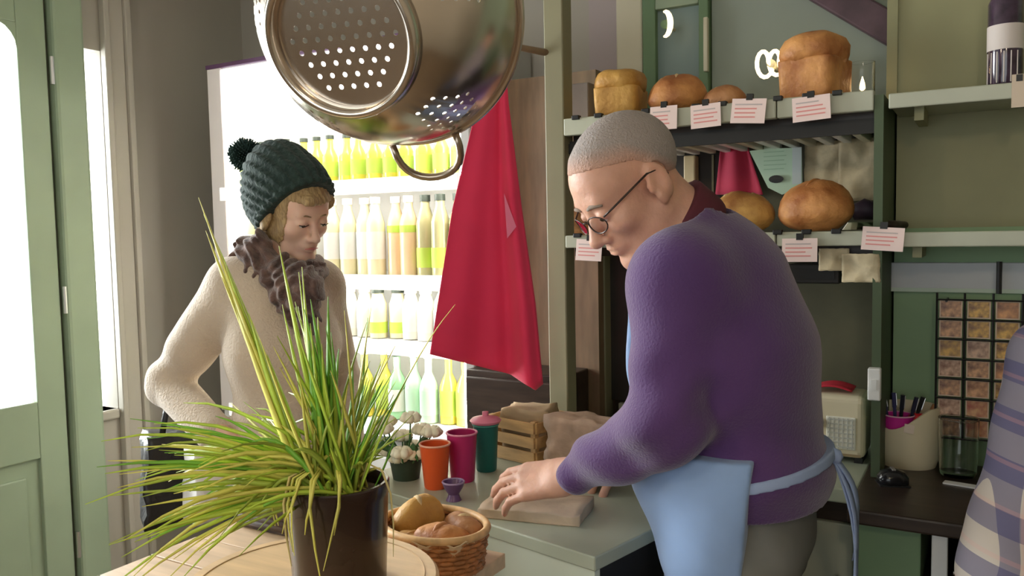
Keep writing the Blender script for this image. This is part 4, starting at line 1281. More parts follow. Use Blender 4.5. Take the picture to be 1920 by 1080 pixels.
# ================================================================== potted chives
PC = np.array([-0.836, 0.915, 0.980])
PH = 0.156
pl = thing('potted_chives', 'tall yellow-green potted chives in a dark glazed pot on the round stand', 'plant', PC)
GLZ = mat('dark_brown_glaze', (0.026, 0.012, 0.008), 0.25, vary=0.5, scale=7, coat=0.25)
MB().lathe([(0.0005, 0), (0.066, 0), (0.069, 0.004), (0.0755, PH - 0.022), (0.0775, PH - 0.018), (0.0775, PH - 0.002), (0.0755, PH), (0.0715, PH), (0.070, PH - 0.02), (0.064, 0.012), (0.0005, 0.010)], 48).build('pot', GLZ, pl, smooth='auto')
MB().lathe([(0.0005, PH - 0.012), (0.04, PH - 0.014), (0.0705, PH - 0.022)], 30).build('soil', mat('potting_soil', (0.10, 0.06, 0.03), 0.95, vary=0.4, scale=80, bump=0.8, bscale=120), pl)
LEAFM = [mat('leaf_green', (0.17, 0.40, 0.035), 0.45, vary=0.15, scale=12), mat('leaf_lime', (0.44, 0.58, 0.06), 0.45, vary=0.15, scale=12),
         mat('leaf_yellow', (0.64, 0.60, 0.12), 0.45, vary=0.15, scale=12), mat('leaf_olive', (0.32, 0.40, 0.05), 0.5, vary=0.15, scale=12),
         mat('leaf_straw', (0.58, 0.46, 0.18), 0.6, vary=0.15, scale=12)]
RH = np.array([math.cos(YAW), math.sin(YAW), 0.0]); FH = np.array([-math.sin(YAW), math.cos(YAW), 0.0]); ZH = np.array([0, 0, 1.0])
rl = random.Random(12)
S_ = 1.235 / F


def blade(dx, dy, dep, lift, wid, m, sx0=None, n=7):
    """one leaf: tip at (dx, dy) pixels-at-pot-distance from the pot mouth, dep metres further away; lift bows it upward"""
    a = rl.uniform(0, 6.28); r0 = rl.uniform(0, 0.052)
    st = np.array([r0 * math.cos(a), r0 * math.sin(a), PH - 0.02]) if sx0 is None else RH * sx0 + ZH * (PH - 0.02) + FH * rl.uniform(-.03, .03)
    en = RH * dx * S_ + ZH * (PH - dy * S_) + FH * dep
    mid = (st + en) / 2 + ZH * lift + RH * rl.uniform(-.006, .006)
    pts, rad = [], []
    for i in range(n):
        t_ = i / (n - 1)
        pts.append((1 - t_) ** 2 * st + 2 * t_ * (1 - t_) * mid + t_ * t_ * en)
        rad.append(max(0.0005, 1.45 * wid * (0.8 + 0.5 * t_ - 1.25 * t_ ** 3)))
    return MB().tube(pts, rad, 3, cap=False).build('leaf', m, pl, smooth=True)


for i in range(118):                                  # the skirt spreading and drooping to the street side
    t_ = rl.random()
    blade(-120 - 310 * rl.random() ** 1.25, rl.uniform(-125, 60) + (60 if t_ > .8 else 0), rl.uniform(-0.16, 0.20), rl.uniform(0.02, 0.085), rl.uniform(0.0022, 0.0036), rl.choice(LEAFM[:4] + [LEAFM[1], LEAFM[2]]))
for i in range(14):                                  # long ones hanging below the rim
    blade(rl.uniform(-420, -200), rl.uniform(40, 190), rl.uniform(-0.10, 0.10), rl.uniform(0.05, 0.10), rl.uniform(0.0024, 0.0036), rl.choice(LEAFM[:3]))
for i in range(36):                                  # upright fan
    blade(rl.uniform(-110, 120), rl.uniform(-330, -120), rl.uniform(-0.10, 0.14), rl.uniform(-0.02, 0.03), rl.uniform(0.0018, 0.0030), rl.choice(LEAFM[:4]))
for i in range(22):                                  # dense dark-green tuft
    blade(rl.uniform(-40, 5), rl.uniform(-350, -180), rl.uniform(-0.04, 0.05), rl.uniform(-0.01, 0.02), rl.uniform(0.0032, 0.0048), rl.choice([LEAFM[0], LEAFM[0], LEAFM[1]]), rl.uniform(-.02, .012))
for dx, dy, w_ in ((-78, -440, .0036), (-52, -400, .003), (-95, -330, .003), (-30, -300, .003), (-62, -390, .0024)):
    blade(dx, dy, rl.uniform(-.04, .04), rl.uniform(-.01, .02), w_, LEAFM[1], -0.012)
for dx, dy, w_ in ((-228, -530, .0034), (-205, -430, .0050), (-215, -470, .0042), (-190, -380, .0050), (-175, -350, .0046), (-198, -400, .0038), (-222, -500, .0028), (-160, -300, .006), (-150, -270, .006), (-140, -320, .005), (-120, -240, .006), (-182, -415, .005)):
    blade(dx, dy, rl.uniform(-.03, .05), rl.uniform(-.02, .0), w_, rl.choice([LEAFM[2], LEAFM[1], LEAFM[2]]), -0.035, 9)
for i in range(22):                                  # thin ones leaning to the counter side
    blade(rl.uniform(60, 150), rl.uniform(-240, -70), rl.uniform(-.05, .10), rl.uniform(-.01, .03), rl.uniform(0.0014, 0.0022), rl.choice([LEAFM[3], LEAFM[0], LEAFM[1]]))
blade(225, -320, .05, 0.05, 0.0012, LEAFM[2], 0.03, 9)
for i in range(40):                                  # short yellow crown over the rim
    blade(rl.uniform(-120, 90), rl.uniform(-120, -20), rl.uniform(-.09, .07), rl.uniform(0.01, 0.05), rl.uniform(0.0030, 0.0046), rl.choice([LEAFM[1], LEAFM[2], LEAFM[1], LEAFM[3]]))
for i in range(11):                                  # a few fallen over the front of the pot
    th = R_(rl.uniform(-175, -5)) + YAW
    dv = np.array([math.cos(th), math.sin(th), 0])
    hang = rl.uniform(0.05, 0.13)
    side_ = np.array([-dv[1], dv[0], 0]) * rl.uniform(-.03, .03)
    pts = [dv * 0.035 + ZH * (PH - 0.02), dv * 0.055 + ZH * (PH + 0.030), dv * 0.078 + ZH * (PH + 0.022), dv * 0.091 + ZH * (PH - 0.012) + side_ * .2,
           dv * 0.093 + ZH * (PH - hang * .55) + side_ * .6, dv * 0.090 + ZH * max(0.02, PH - hang) + side_]
    wd = rl.uniform(0.0018, 0.0028)
    MB().tube(pts, [wd, wd * 1.2, wd * 1.2, wd * 1.1, wd * .8, wd * .3], 3, cap=False).build('leaf', rl.choice([LEAFM[4], LEAFM[2], LEAFM[3]]), pl, smooth=True)

# ================================================================== hanging colander
CHROME = mat('polished_colander_steel', (0.74, 0.66, 0.58), 0.21, metal=1.0, bump=0.05, bscale=9)
rc = at(730, 24, 0.955)
bc = at(632, 76, 0.832)
az = unit(bc - rc)
ax_ = unit(np.cross(ZH, az)); ay_ = np.cross(az, ax_)     # ay_ points up within the rim plane
col = thing('hanging_colander', 'polished steel colander hanging overhead with its perforated foot towards us', 'colander', rc)
col.matrix_world = Matrix(((ax_[0], ay_[0], az[0], rc[0]), (ax_[1], ay_[1], az[1], rc[1]), (ax_[2], ay_[2], az[2], rc[2]), (0, 0, 0, 1)))
RR = 0.154
T = 0.0012
out = [(RR, 0.0), (RR - 0.004, 0.02), (RR - 0.012, 0.05), (RR - 0.027, 0.08), (RR - 0.046, 0.104), (RR - 0.066, 0.121), (0.078, 0.128), (0.0765, 0.1295)]
inn = [(max(0.0005, r - T * 0.9), z - T * (0.3 if i < 3 else 1.0)) for i, (r, z) in enumerate(out)]
bowl = MB().lathe(out + inn[::-1], 96, closed_prof=True).build('bowl', CHROME, col)
base = MB().prism([(0.0762 * math.cos(R_(q)), 0.0762 * math.sin(R_(q))) for q in range(0, 360, 5)], 0.1290, 0.1302).build('base_disc', CHROME, col)
# holes
cut = MB()
def hole(c, nrm, r=0.0030):
    c, nrm = Vector(c), Vector(nrm).normalized()
    cut.tube([c - nrm * 0.006, c + nrm * 0.006], r, 8)
for i in range(-9, 10):
    for j in range(-10, 11):
        x_ = (i + 0.5 * (j % 2)) * 0.0145; y_ = j * 0.0126
        if math.hypot(x_, y_) < 0.062:
            hole((x_, y_, 0.1305), (0, 0, 1))
def side_pt(s):                                   # along the outer wall
    for k in range(len(out) - 1):
        z0, z1 = out[k][1], out[k + 1][1]
        if z0 <= s <= z1 and z1 > z0:
            f_ = (s - z0) / (z1 - z0)
            r = out[k][0] + (out[k + 1][0] - out[k][0]) * f_
            return r, (z1 - z0), -(out[k + 1][0] - out[k][0])
for cl in range(5):
    a0 = R_(-52 + cl * 72)
    for row in range(7):
        s_ = 0.036 + row * 0.0115
        r, nr_, nz_ = side_pt(s_)
        cnt_ = [3, 4, 5, 6, 5, 4, 3][row]
        for k in range(cnt_):
            a = a0 + (k - (cnt_ - 1) / 2) * 0.0125 / r
            hole((r * math.cos(a), r * math.sin(a), s_), (nr_ * math.cos(a), nr_ * math.sin(a), nz_), 0.0027)
cutter = cut.build('cutter', None)
bpy.context.view_layer.update()
cutter.matrix_world = col.matrix_world
for ob in (bowl, base):
    md = ob.modifiers.new('holes', 'BOOLEAN'); md.object = cutter; md.operation = 'DIFFERENCE'; md.solver = 'EXACT'
bpy.context.view_layer.update()
dg = bpy.context.evaluated_depsgraph_get()
for ob in (bowl, base):
    nm = bpy.data.meshes.new_from_object(ob.evaluated_get(dg))
    ob.modifiers.clear(); ob.data = nm
    nm.polygons.foreach_set('use_smooth', [ob is bowl] * len(nm.polygons)); nm.set_sharp_from_angle(angle=R_(35))
bpy.data.objects.remove(cutter)
MB().lathe([(0.0715, 0.129), (0.0735, 0.142), (0.0785, 0.145), (0.083, 0.140), (0.0845, 0.127), (0.080, 0.124)], 96, closed_prof=True).build('foot_ring', CHROME, col, smooth=True)
MB().tube([((RR + 0.002) * math.cos(R_(q)), (RR + 0.002) * math.sin(R_(q)), -0.001) for q in range(0, 360, 4)], 0.0042, 10, closed=True).build('rolled_rim', CHROME, col, smooth=True)
WIRE = mat('steel_wire_handle', (0.45, 0.36, 0.28), 0.3, metal=1.0)
for a0 in (R_(-83), R_(97)):
    ca, sa = math.cos(a0), math.sin(a0)
    pts = []
    for k in range(15):
        t_ = math.pi * k / 14
        u_ = 0.0425 * math.cos(t_) * (1 + 0.10 * math.sin(t_)); v_ = RR - 0.004 + 0.052 * math.sin(t_) ** 0.75
        pts.append((v_ * ca - u_ * sa, v_ * sa + u_ * ca, 0.012 - 0.008 * math.sin(t_)))
    MB().tube(pts, 0.0046, 10).build('loop_handle', WIRE, col, smooth=True)
# hook and chain to the ceiling
hp = np.array(rc) + ax_ * (RR + 0.045) * math.cos(R_(97)) + ay_ * (RR + 0.045) * math.sin(R_(97)) + az * 0.004
hkk = thing('ceiling_hook', 'steel hook and rod carrying the colander', 'hook', (hp[0], hp[1], 2.75))
z_b = hp[2] - 2.75
MB().tube([(0.016 * math.sin(R_(q)), 0, z_b + 0.016 - 0.016 * math.cos(R_(q)) - 0.006) for q in range(-150, 181, 22)] + [(0, 0, z_b + 0.05), (0, 0, -0.01)], 0.003, 8).build('hook_rod', STEEL, hkk, smooth=True)
MB().lathe([(0.0005, -0.012), (0.02, -0.010), (0.024, 0.0), (0.0005, 0.0)], 18).build('ceiling_plate', STEEL, hkk)

# ================================================================== hanging raspberry apron
AP = mat('raspberry_cotton', (0.76, 0.026, 0.095), 0.75, vary=0.06, scale=5, sheen=0.25)
AD = 2.30
topc = at(936, 118, AD)
ha = thing('hanging_apron', 'raspberry red apron hanging in front of the drinks chiller', 'apron', topc)
PXL = [(0.0, 920), (0.15, 893), (0.5, 848), (1.0, 806)]
PXR = [(0.0, 948), (0.12, 953), (0.45, 978), (0.75, 1004), (1.0, 1018)]
def lerp_tab(tab, v):
    for (a0, b0), (a1, b1) in zip(tab, tab[1:]):
        if v <= a1:
            f_ = (v - a0) / (a1 - a0); return b0 + (b1 - b0) * f_
    return tab[-1][1]
def apfn(u, v):
    x0, x1 = lerp_tab(PXL, v), lerp_tab(PXR, v)
    px = x0 + (x1 - x0) * u
    yb_ = 664 + (702 - 664) * min(1, u / .72) + max(0, u - .72) / .28 * 40 - max(0, u - .93) / .07 * 22
    py = 120 + (yb_ - 120) * v
    fold = 0.030 * v * math.sin(u * 2.6 + 0.3) + 0.026 * (0.25 + v) * math.exp(-((u - .70) / .10) ** 2) - 0.040 * v * math.exp(-((u - .88) / .09) ** 2) + 0.01 * v * math.sin(u * 13 + v * 2)
    return at(px, py, AD - 0.03 + fold) - topc
grid_surface(apfn, 44, 40, 0.0025).build('apron_cloth', AP, ha, smooth=True)
fa = [at(x, y, AD - 0.045) - topc for x, y in ((945, 362), (968, 425), (951, 447))]
fb = [p_ + FW * 0.004 for p_ in fa]
fl = MB().add(fa + fb, [(0, 1, 2), (5, 4, 3), (0, 3, 4, 1), (1, 4, 5, 2), (2, 5, 3, 0)]).build('pink_flap', mat('rose_cotton', (0.80, 0.20, 0.32), 0.75), ha)
fl['label'] = 'lighter pink triangular flap'
MB().tube([apfn(0.1, 0), (0.0, 0, 0.045), (0.006, 0, 0.055), (0.012, 0, 0.045), apfn(0.9, 0)], 0.004, 6).build('neck_loop', AP, ha, smooth=True)
pg = thing('wooden_peg', 'wooden peg on the olive upright holding the red apron', 'peg', (-1.08, 2.112, topc[2] + 0.03))
q_ = topc - np.array([-1.08, 2.112, topc[2]])
MB().tube([(0, 0, 0), (q_[0] * .6, q_[1] * .6, 0.014), (q_[0] * 1.10, q_[1] * 1.10, 0.026)], [0.010, 0.009, 0.010], 10).build('peg_shaft', TAN, pg, smooth=True)
e_ = MB().lathe([(0.0005, -0.013), (0.010, -0.009), (0.013, 0), (0.010, 0.009), (0.0005, 0.013)], 14).build('peg_knob', TAN, pg, smooth=True)
e_.location = (q_[0] * 1.12, q_[1] * 1.12, 0.027)
cb = thing('dark_cupboard', 'dark brown cupboard in the gap below the red apron', 'cupboard', (-1.46, 2.20, 0))
MB().box(0, 0.355, 0.02, 0.195, 0, 1.06).build('carcass', DARKWOOD, cb, bevel=0.004)
dd = MB().box(0.01, 0.345, 0.0, 0.02, 0.06, 1.04).build('door', DARKWOOD, cb, bevel=0.005)
MB().tube([(0.05, -0.02, 0.6), (0.05, -0.02, 0.72)], 0.006, 8).build('handle', BLACKMETAL, dd)

# ================================================================== people
def head_frame(fwd, pitch_down, tilt=0.0):
    """heading (horizontal unit vector) and downward pitch -> matrix with columns right, forward, up"""
    f0 = unit(fwd); up = ZH
    f = f0 * math.cos(pitch_down) - up * math.sin(pitch_down)
    u = up * math.cos(pitch_down) + f0 * math.sin(pitch_down)
    r = np.cross(f, u)
    r2 = r * math.cos(tilt) + u * math.sin(tilt); u2 = u * math.cos(tilt) - r * math.sin(tilt)
    return np.stack([r2, f, u2], 1)


def head(S, o, M, s=1.0, fem=False):
    def P_(x, y, z):
        return o + M @ (np.array([x, y, z]) * s)

    def E(c, r, k=0.02, op='add'):
        S.ell(P_(*c), np.array(r) * s, M, k * s, op)

    def Cn(a, b, ra, rb, k=0.015, op='add'):
        S.cone(P_(*a), P_(*b), ra * s, rb * s, k * s, op=op)
    E((0, -0.014, 0.042), (0.076, 0.098, 0.084))
    E((0, 0.045, 0.034), (0.062, 0.044, 0.056), 0.03)
    E((0, 0.034, -0.030), (0.061, 0.056, 0.072), 0.025)
    jw = 0.048 if fem else 0.053
    for sd in (-1, 1):
        Cn((sd * jw, -0.006, -0.050), (sd * 0.018, 0.068, -0.104), 0.020, 0.016, 0.03)
        E((sd * 0.043, 0.060, -0.024), (0.020, 0.022, 0.018), 0.02)
    E((0, 0.076, -0.104), (0.020, 0.016, 0.016), 0.02)
    Cn((-0.036, 0.080, 0.024), (0.036, 0.080, 0.024), 0.011, 0.011, 0.018)
    for sd in (-1, 1):                              # eye sockets
        E((sd * 0.032, 0.103, 0.004), (0.019, 0.016, 0.012), 0.012, 'cut')
    n_ = 0.9 if fem else 1.12
    Cn((0, 0.086, 0.014), (0, 0.104 + 0.006 * n_, -0.033), 0.0085, 0.0105 * n_, 0.010)
    E((0, 0.108 + 0.004 * n_, -0.036), (0.0125 * n_, 0.0115, 0.0105), 0.008)
    for sd in (-1, 1):
        E((sd * 0.0125 * n_, 0.098, -0.040), (0.0085, 0.010, 0.0075), 0.006)
    E((0, 0.080, -0.062), (0.027, 0.018, 0.018), 0.015)
    E((0, 0.0945, -0.0615), (0.021, 0.007, 0.0048), 0.004)
    E((0, 0.0935, -0.0725), (0.018, 0.008, 0.0055), 0.004)
    E((0, 0.1015, -0.0668), (0.021, 0.006, 0.0016), 0.003, 'cut')
    for sd in (-1, 1):                              # eyelids
        E((sd * 0.032, 0.0835, 0.0035), (0.0165, 0.0135, 0.0115), 0.004)
    for sd in (-1, 1):                              # ears
        E((sd * 0.080, -0.014, -0.004), (0.010, 0.022, 0.036), 0.008)
        E((sd * 0.0905, -0.009, 0.002), (0.0075, 0.012, 0.021), 0.005, 'cut')
        Cn((sd * 0.083, 0.000, -0.026), (sd * 0.082, -0.002, -0.036), 0.008, 0.007, 0.006)
        Cn((sd * 0.082, 0.008, 0.000), (sd * 0.082, 0.008, -0.010), 0.005, 0.005, 0.005)
    return P_


def hand(S, wr, d, back, side, s=1.0, curl=(25, 40, 30), spread=5.0, thumb=(35, 20)):
    """five fingers: d = wrist to knuckles, back = back of the hand, side = thumb side"""
    d = unit(d); back = unit(back - d * (back @ d)); side = unit(side - d * (side @ d) - back * (side @ back))
    kn = []
    for i, off in enumerate((0.030, 0.010, -0.010, -0.029)):
        L0 = (0.088, 0.092, 0.088, 0.080)[i] * s
        k0 = wr + d * L0 + side * off * s + back * (0.002, 0.005, 0.003, 0.0)[i] * s
        kn.append(k0)
        S.cone(wr + d * 0.010 * s + side * off * 0.72 * s, k0, 0.0165 * s, 0.0118 * s, 0.012)
    S.cone(wr - d * 0.03 * s, wr + d * 0.02 * s, 0.024 * s, 0.024 * s, 0.015, 1.25, side)
    for i, k0 in enumerate(kn):
        L = np.array([(0.043, 0.026, 0.020), (0.048, 0.030, 0.021), (0.045, 0.028, 0.020), (0.035, 0.021, 0.018)][i]) * s
        an = R_((1.5 - i) * spread)
        dd = unit(d * math.cos(an) + side * math.sin(an))
        p0 = k0; ang = 0
        for j in range(3):
            ang += R_(curl[j] + (3 * i if j == 1 else 0))
            v = dd * math.cos(ang) - back * math.sin(ang)
            p1_ = p0 + v * L[j]
            S.cone(p0, p1_, (0.0100, 0.0090, 0.0082)[j] * s * (0.9 if i == 3 else 1), (0.0090, 0.0082, 0.0066)[j] * s * (0.9 if i == 3 else 1), 0.003)
            p0 = p1_
    t0 = wr + d * 0.022 * s + side * 0.022 * s - back * 0.006 * s
    a1 = R_(thumb[0])
    v = unit(d * math.cos(a1) + side * math.sin(a1) - back * 0.25)
    t1 = t0 + v * 0.044 * s
    S.cone(t0, t1, 0.0165 * s, 0.0115 * s, 0.010)
    v2 = unit(d * math.cos(a1 * .5) + side * math.sin(a1 * .3) - back * 0.35)
    t2 = t1 + v2 * 0.032 * s
    S.cone(t1, t2, 0.0105 * s, 0.0095 * s, 0.004)
    S.cone(t2, t2 + unit(v2 - side * .25) * 0.025 * s, 0.0098 * s, 0.0075 * s, 0.003)


def torso(S, K, off=0.0, lo=0):
    l = K['lat']
    pts = K['spine']
    for (a, ra, wa), (b, rb, wb) in zip(pts[lo:], pts[lo + 1:]):
        S.cone(a, b, ra + off, rb + off, 0.05, (wa + wb) / 2, l)
    S.cone(K['shL'], K['shR'], K['shr'] + off, K['shr'] + off, 0.06)


def arm(S, K, sd, off=0.0, frac=1.0, ru=0.050, re=0.041, rw=0.028):
    sh, el, wr = K['sh' + sd], K['el' + sd], K['wr' + sd]
    S.cone(sh, el, ru + off, re + off, 0.03)
    S.cone(el, el + (wr - el) * frac, re + off, (re + (rw - re) * frac) + off, 0.02)


def legs(S, K, off=0.0, r=(0.085, 0.056, 0.040), upto=1.0):
    for sd in 'LR':
        h_, k_, a_ = K['hip' + sd], K['kn' + sd], K['an' + sd]
        S.cone(h_, k_, r[0] + off, r[1] + off, 0.04)
        S.cone(k_, k_ + (a_ - k_) * upto, r[1] + off, r[2] + off, 0.03)


def foot(S, K, fwd, off=0.0):
    for sd in 'LR':
        a_ = K['an' + sd]
        h_ = np.array([a_[0], a_[1], 0.045])
        S.cone(a_, h_ - fwd * 0.02, 0.038 + off, 0.036 + off, 0.02)
        S.cone(h_ - fwd * 0.03, h_ + fwd * 0.15 - ZH * 0.013, 0.036 + off, 0.028 + off, 0.02)


def shoes(K, fwd, m, root, org):
    for sd in 'LR':
        a_ = K['an' + sd]
        S = SDF(a_ - 0.26, np.array([a_[0] + 0.26, a_[1] + 0.26, 0.16]), 0.006)
        h_ = np.array([a_[0], a_[1], 0.05])
        S.cone(h_ - fwd * 0.035, h_ + fwd * 0.16 - ZH * 0.010, 0.047, 0.038, 0.02)
        S.cone(h_ - fwd * 0.02, h_ - fwd * 0.02 + ZH * 0.06, 0.047, 0.046, 0.02)
        S.field(lambda x, y, z, f: np.maximum(np.maximum(f, 0.002 - z), z - 0.115))
        S.mesh('shoe', m, root, org)


def bounds(*pts, pad=0.12):
    a = np.array(pts)
    return a.min(0) - pad, a.max(0) + pad


def eyes(root, P_, s, org, iris):
    for sd in (-1, 1):
        e = MB().lathe([(0.0118 * s * math.cos(R_(q)), 0.0118 * s * math.sin(R_(q))) for q in range(-90, 91, 15)], 18).build('eyeball', mat('eye_white', (0.75, 0.72, 0.68), 0.25), root, smooth=True)
        e.location = P_(sd * 0.032, 0.0842, 0.002) - org
        i_ = MB().lathe([(0.0062 * s * math.cos(R_(q)), 0.0062 * s * math.sin(R_(q))) for q in range(-90, 91, 20)], 14).build('iris', iris, e, smooth=True)
        i_.location = (P_(sd * 0.032, 0.0905, -0.0015) - P_(sd * 0.032, 0.0842, 0.002))


SKIN_M = mat('ruddy_skin', (0.60, 0.33, 0.235), 0.5, vary=0.10, scale=18, sss=0.25, bump=0.12, bscale=120)
SKIN_F = mat('fair_skin', (0.78, 0.50, 0.38), 0.5, vary=0.07, scale=16, sss=0.25)
IRIS = mat('dark_iris', (0.05, 0.035, 0.02), 0.2)

# ------------------------------------------------------------------ the man behind the counter
aM = R_(24)
MF = -RH * math.cos(aM) + FH * math.sin(aM)           # facing: along the counter, turned a little away
ML = unit(np.cross(ZH, MF))                            # his left
D0 = 1.55
K = {'lat': ML}
pel, wst, che, upc, nck = at(1395, 985, D0), at(1392, 875, D0), at(1362, 660, D0), at(1338, 535, D0), at(1288, 430, D0 - 0.01)
K['spine'] = [(pel, 0.120, 1.38), (wst, 0.125, 1.30), (che, 0.135, 1.30), (upc, 0.105, 1.50), (nck, 0.060, 1.10)]
mid_sh = at(1318, 520, D0)
K['shL'] = at(1274, 528, D0 - 0.135); K['shR'] = 2 * mid_sh - K['shL']; K['shr'] = 0.058
K['elL'] = at(1248, 800, 1.375); K['wrL'] = at(1066, 893, 1.56)
K['elR'] = at(1262, 775, 1.80); K['wrR'] = at(1165, 848, 1.90)
for sd, q in (('L', 1), ('R', -1)):
    K['hip' + sd] = pel + ML * 0.088 * q - ZH * 0.05
    K['kn' + sd] = K['hip' + sd] * np.array([1, 1, 0]) + ZH * 0.50 + MF * 0.015
    K['an' + sd] = K['hip' + sd] * np.array([1, 1, 0]) + ZH * 0.09 - MF * 0.02
HO = at(1182, 352, 1.515)
HM = head_frame(-RH * math.cos(R_(20)) - FH * math.sin(R_(20)), R_(37), R_(-2))
man = thing('person', 'man in a purple jumper and blue apron bending over the counter', 'person', (pel[0], pel[1], 0))
MO = np.array([pel[0], pel[1], 0.0])
lo, hi = bounds(HO, K['shL'], K['shR'], K['wrL'] - RH * 0.14 + FH * 0.1, K['wrR'], K['anL'], K['anR'], pel, pad=0.16)
lo[2] = 0.0
S = SDF(lo, hi, 0.004)
torso(S, K)
for sd in 'LR':
    arm(S, K, sd)
legs(S, K)
foot(S, K, MF)
S.cone(nck, HO + HM @ np.array([0, -0.035, -0.045]), 0.062, 0.056, 0.03)
S.cone(nck, HO + HM @ np.array([0, 0.0, -0.075]), 0.050, 0.046, 0.03)
hP = head(S, HO, HM, 1.03)
hd_ = at(960, 908, 1.615) - K['wrL']
hand(S, K['wrL'], hd_, ZH * 0.8 - FH * 0.6, FH * 0.6 + ZH * 0.5, 1.08, (12, 20, 14), 4.0)
hand(S, K['wrR'], at(1120, 895, 1.92) - K['wrR'], ZH - RH * 0.3, -FH + ZH * .2, 1.0, (28, 40, 25), 3.0)
HEADF = S
S.mesh('body', SKIN_M, man, MO)
# brows, hair, eyes
G = SDF(HO - 0.17, HO + 0.17, 0.003)
head(G, HO, HM, 1.03)
def mhair(x, y, z, f):
    p = [(x - HO[0]), (y - HO[1]), (z - HO[2])]
    lx, ly, lz = [(p[0] * HM[0, i] + p[1] * HM[1, i] + p[2] * HM[2, i]) / 1.03 for i in range(3)]
    dist = mline(lx, ly, lz)
    earcut = 0.034 - np.sqrt((ly + 0.012) ** 2 + (lz + 0.004) ** 2 + 0 * lx)
    d_ = f - 0.0052 * np.clip(dist / 0.03, 0.25, 1) + 0.0008 * np.sin(lx * 520) * np.sin(ly * 520) * np.sin(lz * 520)
    return np.maximum(np.maximum(d_, -dist * 0.72), np.where(np.abs(lx) > 0.055, earcut, -1))
def mline(lx, ly, lz):
    line = np.where(ly > 0.0, 0.050 + 0.45 * ly, 0.050 + 1.25 * ly)
    return lz - line
G.field(mhair)
hm = mat('short_grey_hair', (0.36, 0.31, 0.29), 0.8, bump=0.6, bscale=260)
hr = G.mesh('hair', hm, man, MO)
# hair thins out towards the hairline: a density value per vertex mixes skin and grey
co = np.empty(len(hr.data.vertices) * 3, np.float32); hr.data.vertices.foreach_get('co', co)
lc_ = ((co.reshape(-1, 3) + MO - HO) @ HM) / 1.03
dn = np.clip(mline(lc_[:, 0], lc_[:, 1], lc_[:, 2]) / 0.04, 0, 1)
at_ = hr.data.attributes.new('hair_cover', 'FLOAT', 'POINT'); at_.data.foreach_set('value', dn.astype(np.float32))
nt = hm.node_tree
an_ = nt.nodes.new('ShaderNodeAttribute'); an_.attribute_name = 'hair_cover'
nz = nt.nodes.new('ShaderNodeTexNoise'); nz.inputs['Scale'].default_value = 160
ad_ = nt.nodes.new('ShaderNodeMath'); ad_.operation = 'MULTIPLY_ADD'; ad_.inputs[1].default_value = 0.7; 
nt.links.new(nz.outputs['Fac'], ad_.inputs[0]); nt.links.new(an_.outputs['Fac'], ad_.inputs[2])
sb_ = nt.nodes.new('ShaderNodeMath'); sb_.operation = 'SUBTRACT'; sb_.inputs[1].default_value = 0.35; sb_.use_clamp = True
nt.links.new(ad_.outputs[0], sb_.inputs[0])
mx_ = nt.nodes.new('ShaderNodeMix'); mx_.data_type = 'RGBA'
mx_.inputs[6].default_value = (0.56, 0.32, 0.235, 1); mx_.inputs[7].default_value = (0.36, 0.315, 0.295, 1)
nt.links.new(sb_.outputs[0], mx_.inputs[0]); nt.links.new(mx_.outputs[2], nt.nodes['Principled BSDF'].inputs['Base Color'])
eyes(man, hP, 1.03, MO, IRIS)
for sd in (-1, 1):
    MB().tube([hP(sd * 0.014, 0.0960, 0.0225) - MO, hP(sd * 0.030, 0.0965, 0.027) - MO, hP(sd * 0.052, 0.085, 0.021) - MO], [0.0030, 0.0040, 0.0022], 6).build('eyebrow', mat('grey_brow', (0.28, 0.22, 0.18), 0.9), man, smooth=True)
gl = bpy.data.objects.new('glasses', None); COL.objects.link(gl); gl.parent = man
gl['label'] = 'thin dark metal-framed spectacles'
GF = mat('dark_bronze_wire', (0.045, 0.03, 0.025), 0.3, metal=0.6)
for sd in (-1, 1):
    ring = []
    for q in range(0, 360, 20):
        ring.append(hP(sd * 0.034 + 0.025 * math.cos(R_(q)), 0.1085 - 0.010 * ((0.025 * math.cos(R_(q)) * sd + 0.02) / 0.045) ** 2, -0.004 + 0.0165 * math.sin(R_(q))) - MO)
    MB().tube(ring, 0.0013, 6, closed=True).build('lens_rim', GF, gl, smooth=True)
    cen = hP(sd * 0.034, 0.1065, -0.004) - MO
    MB().add(ring + [cen], [(i, (i + 1) % 18, 18) for i in range(18)]).build('lens', mat('lens_glass', (1, 1, 1), 0.02, trans=1.0, ior=1.05), gl)
    MB().tube([hP(sd * 0.060, 0.098, 0.006) - MO, hP(sd * 0.074, 0.080, 0.011) - MO, hP(sd * 0.0835, 0.0, 0.020) - MO, hP(sd * 0.085, -0.02, 0.015) - MO, hP(sd * 0.083, -0.034, -0.004) - MO], 0.0019, 6).build('temple_arm', GF, gl, smooth=True)
MB().tube([hP(-0.010, 0.108, 0.002) - MO, hP(0, 0.112, 0.006) - MO, hP(0.010, 0.108, 0.002) - MO], 0.0014, 6).build('bridge', GF, gl, smooth=True)

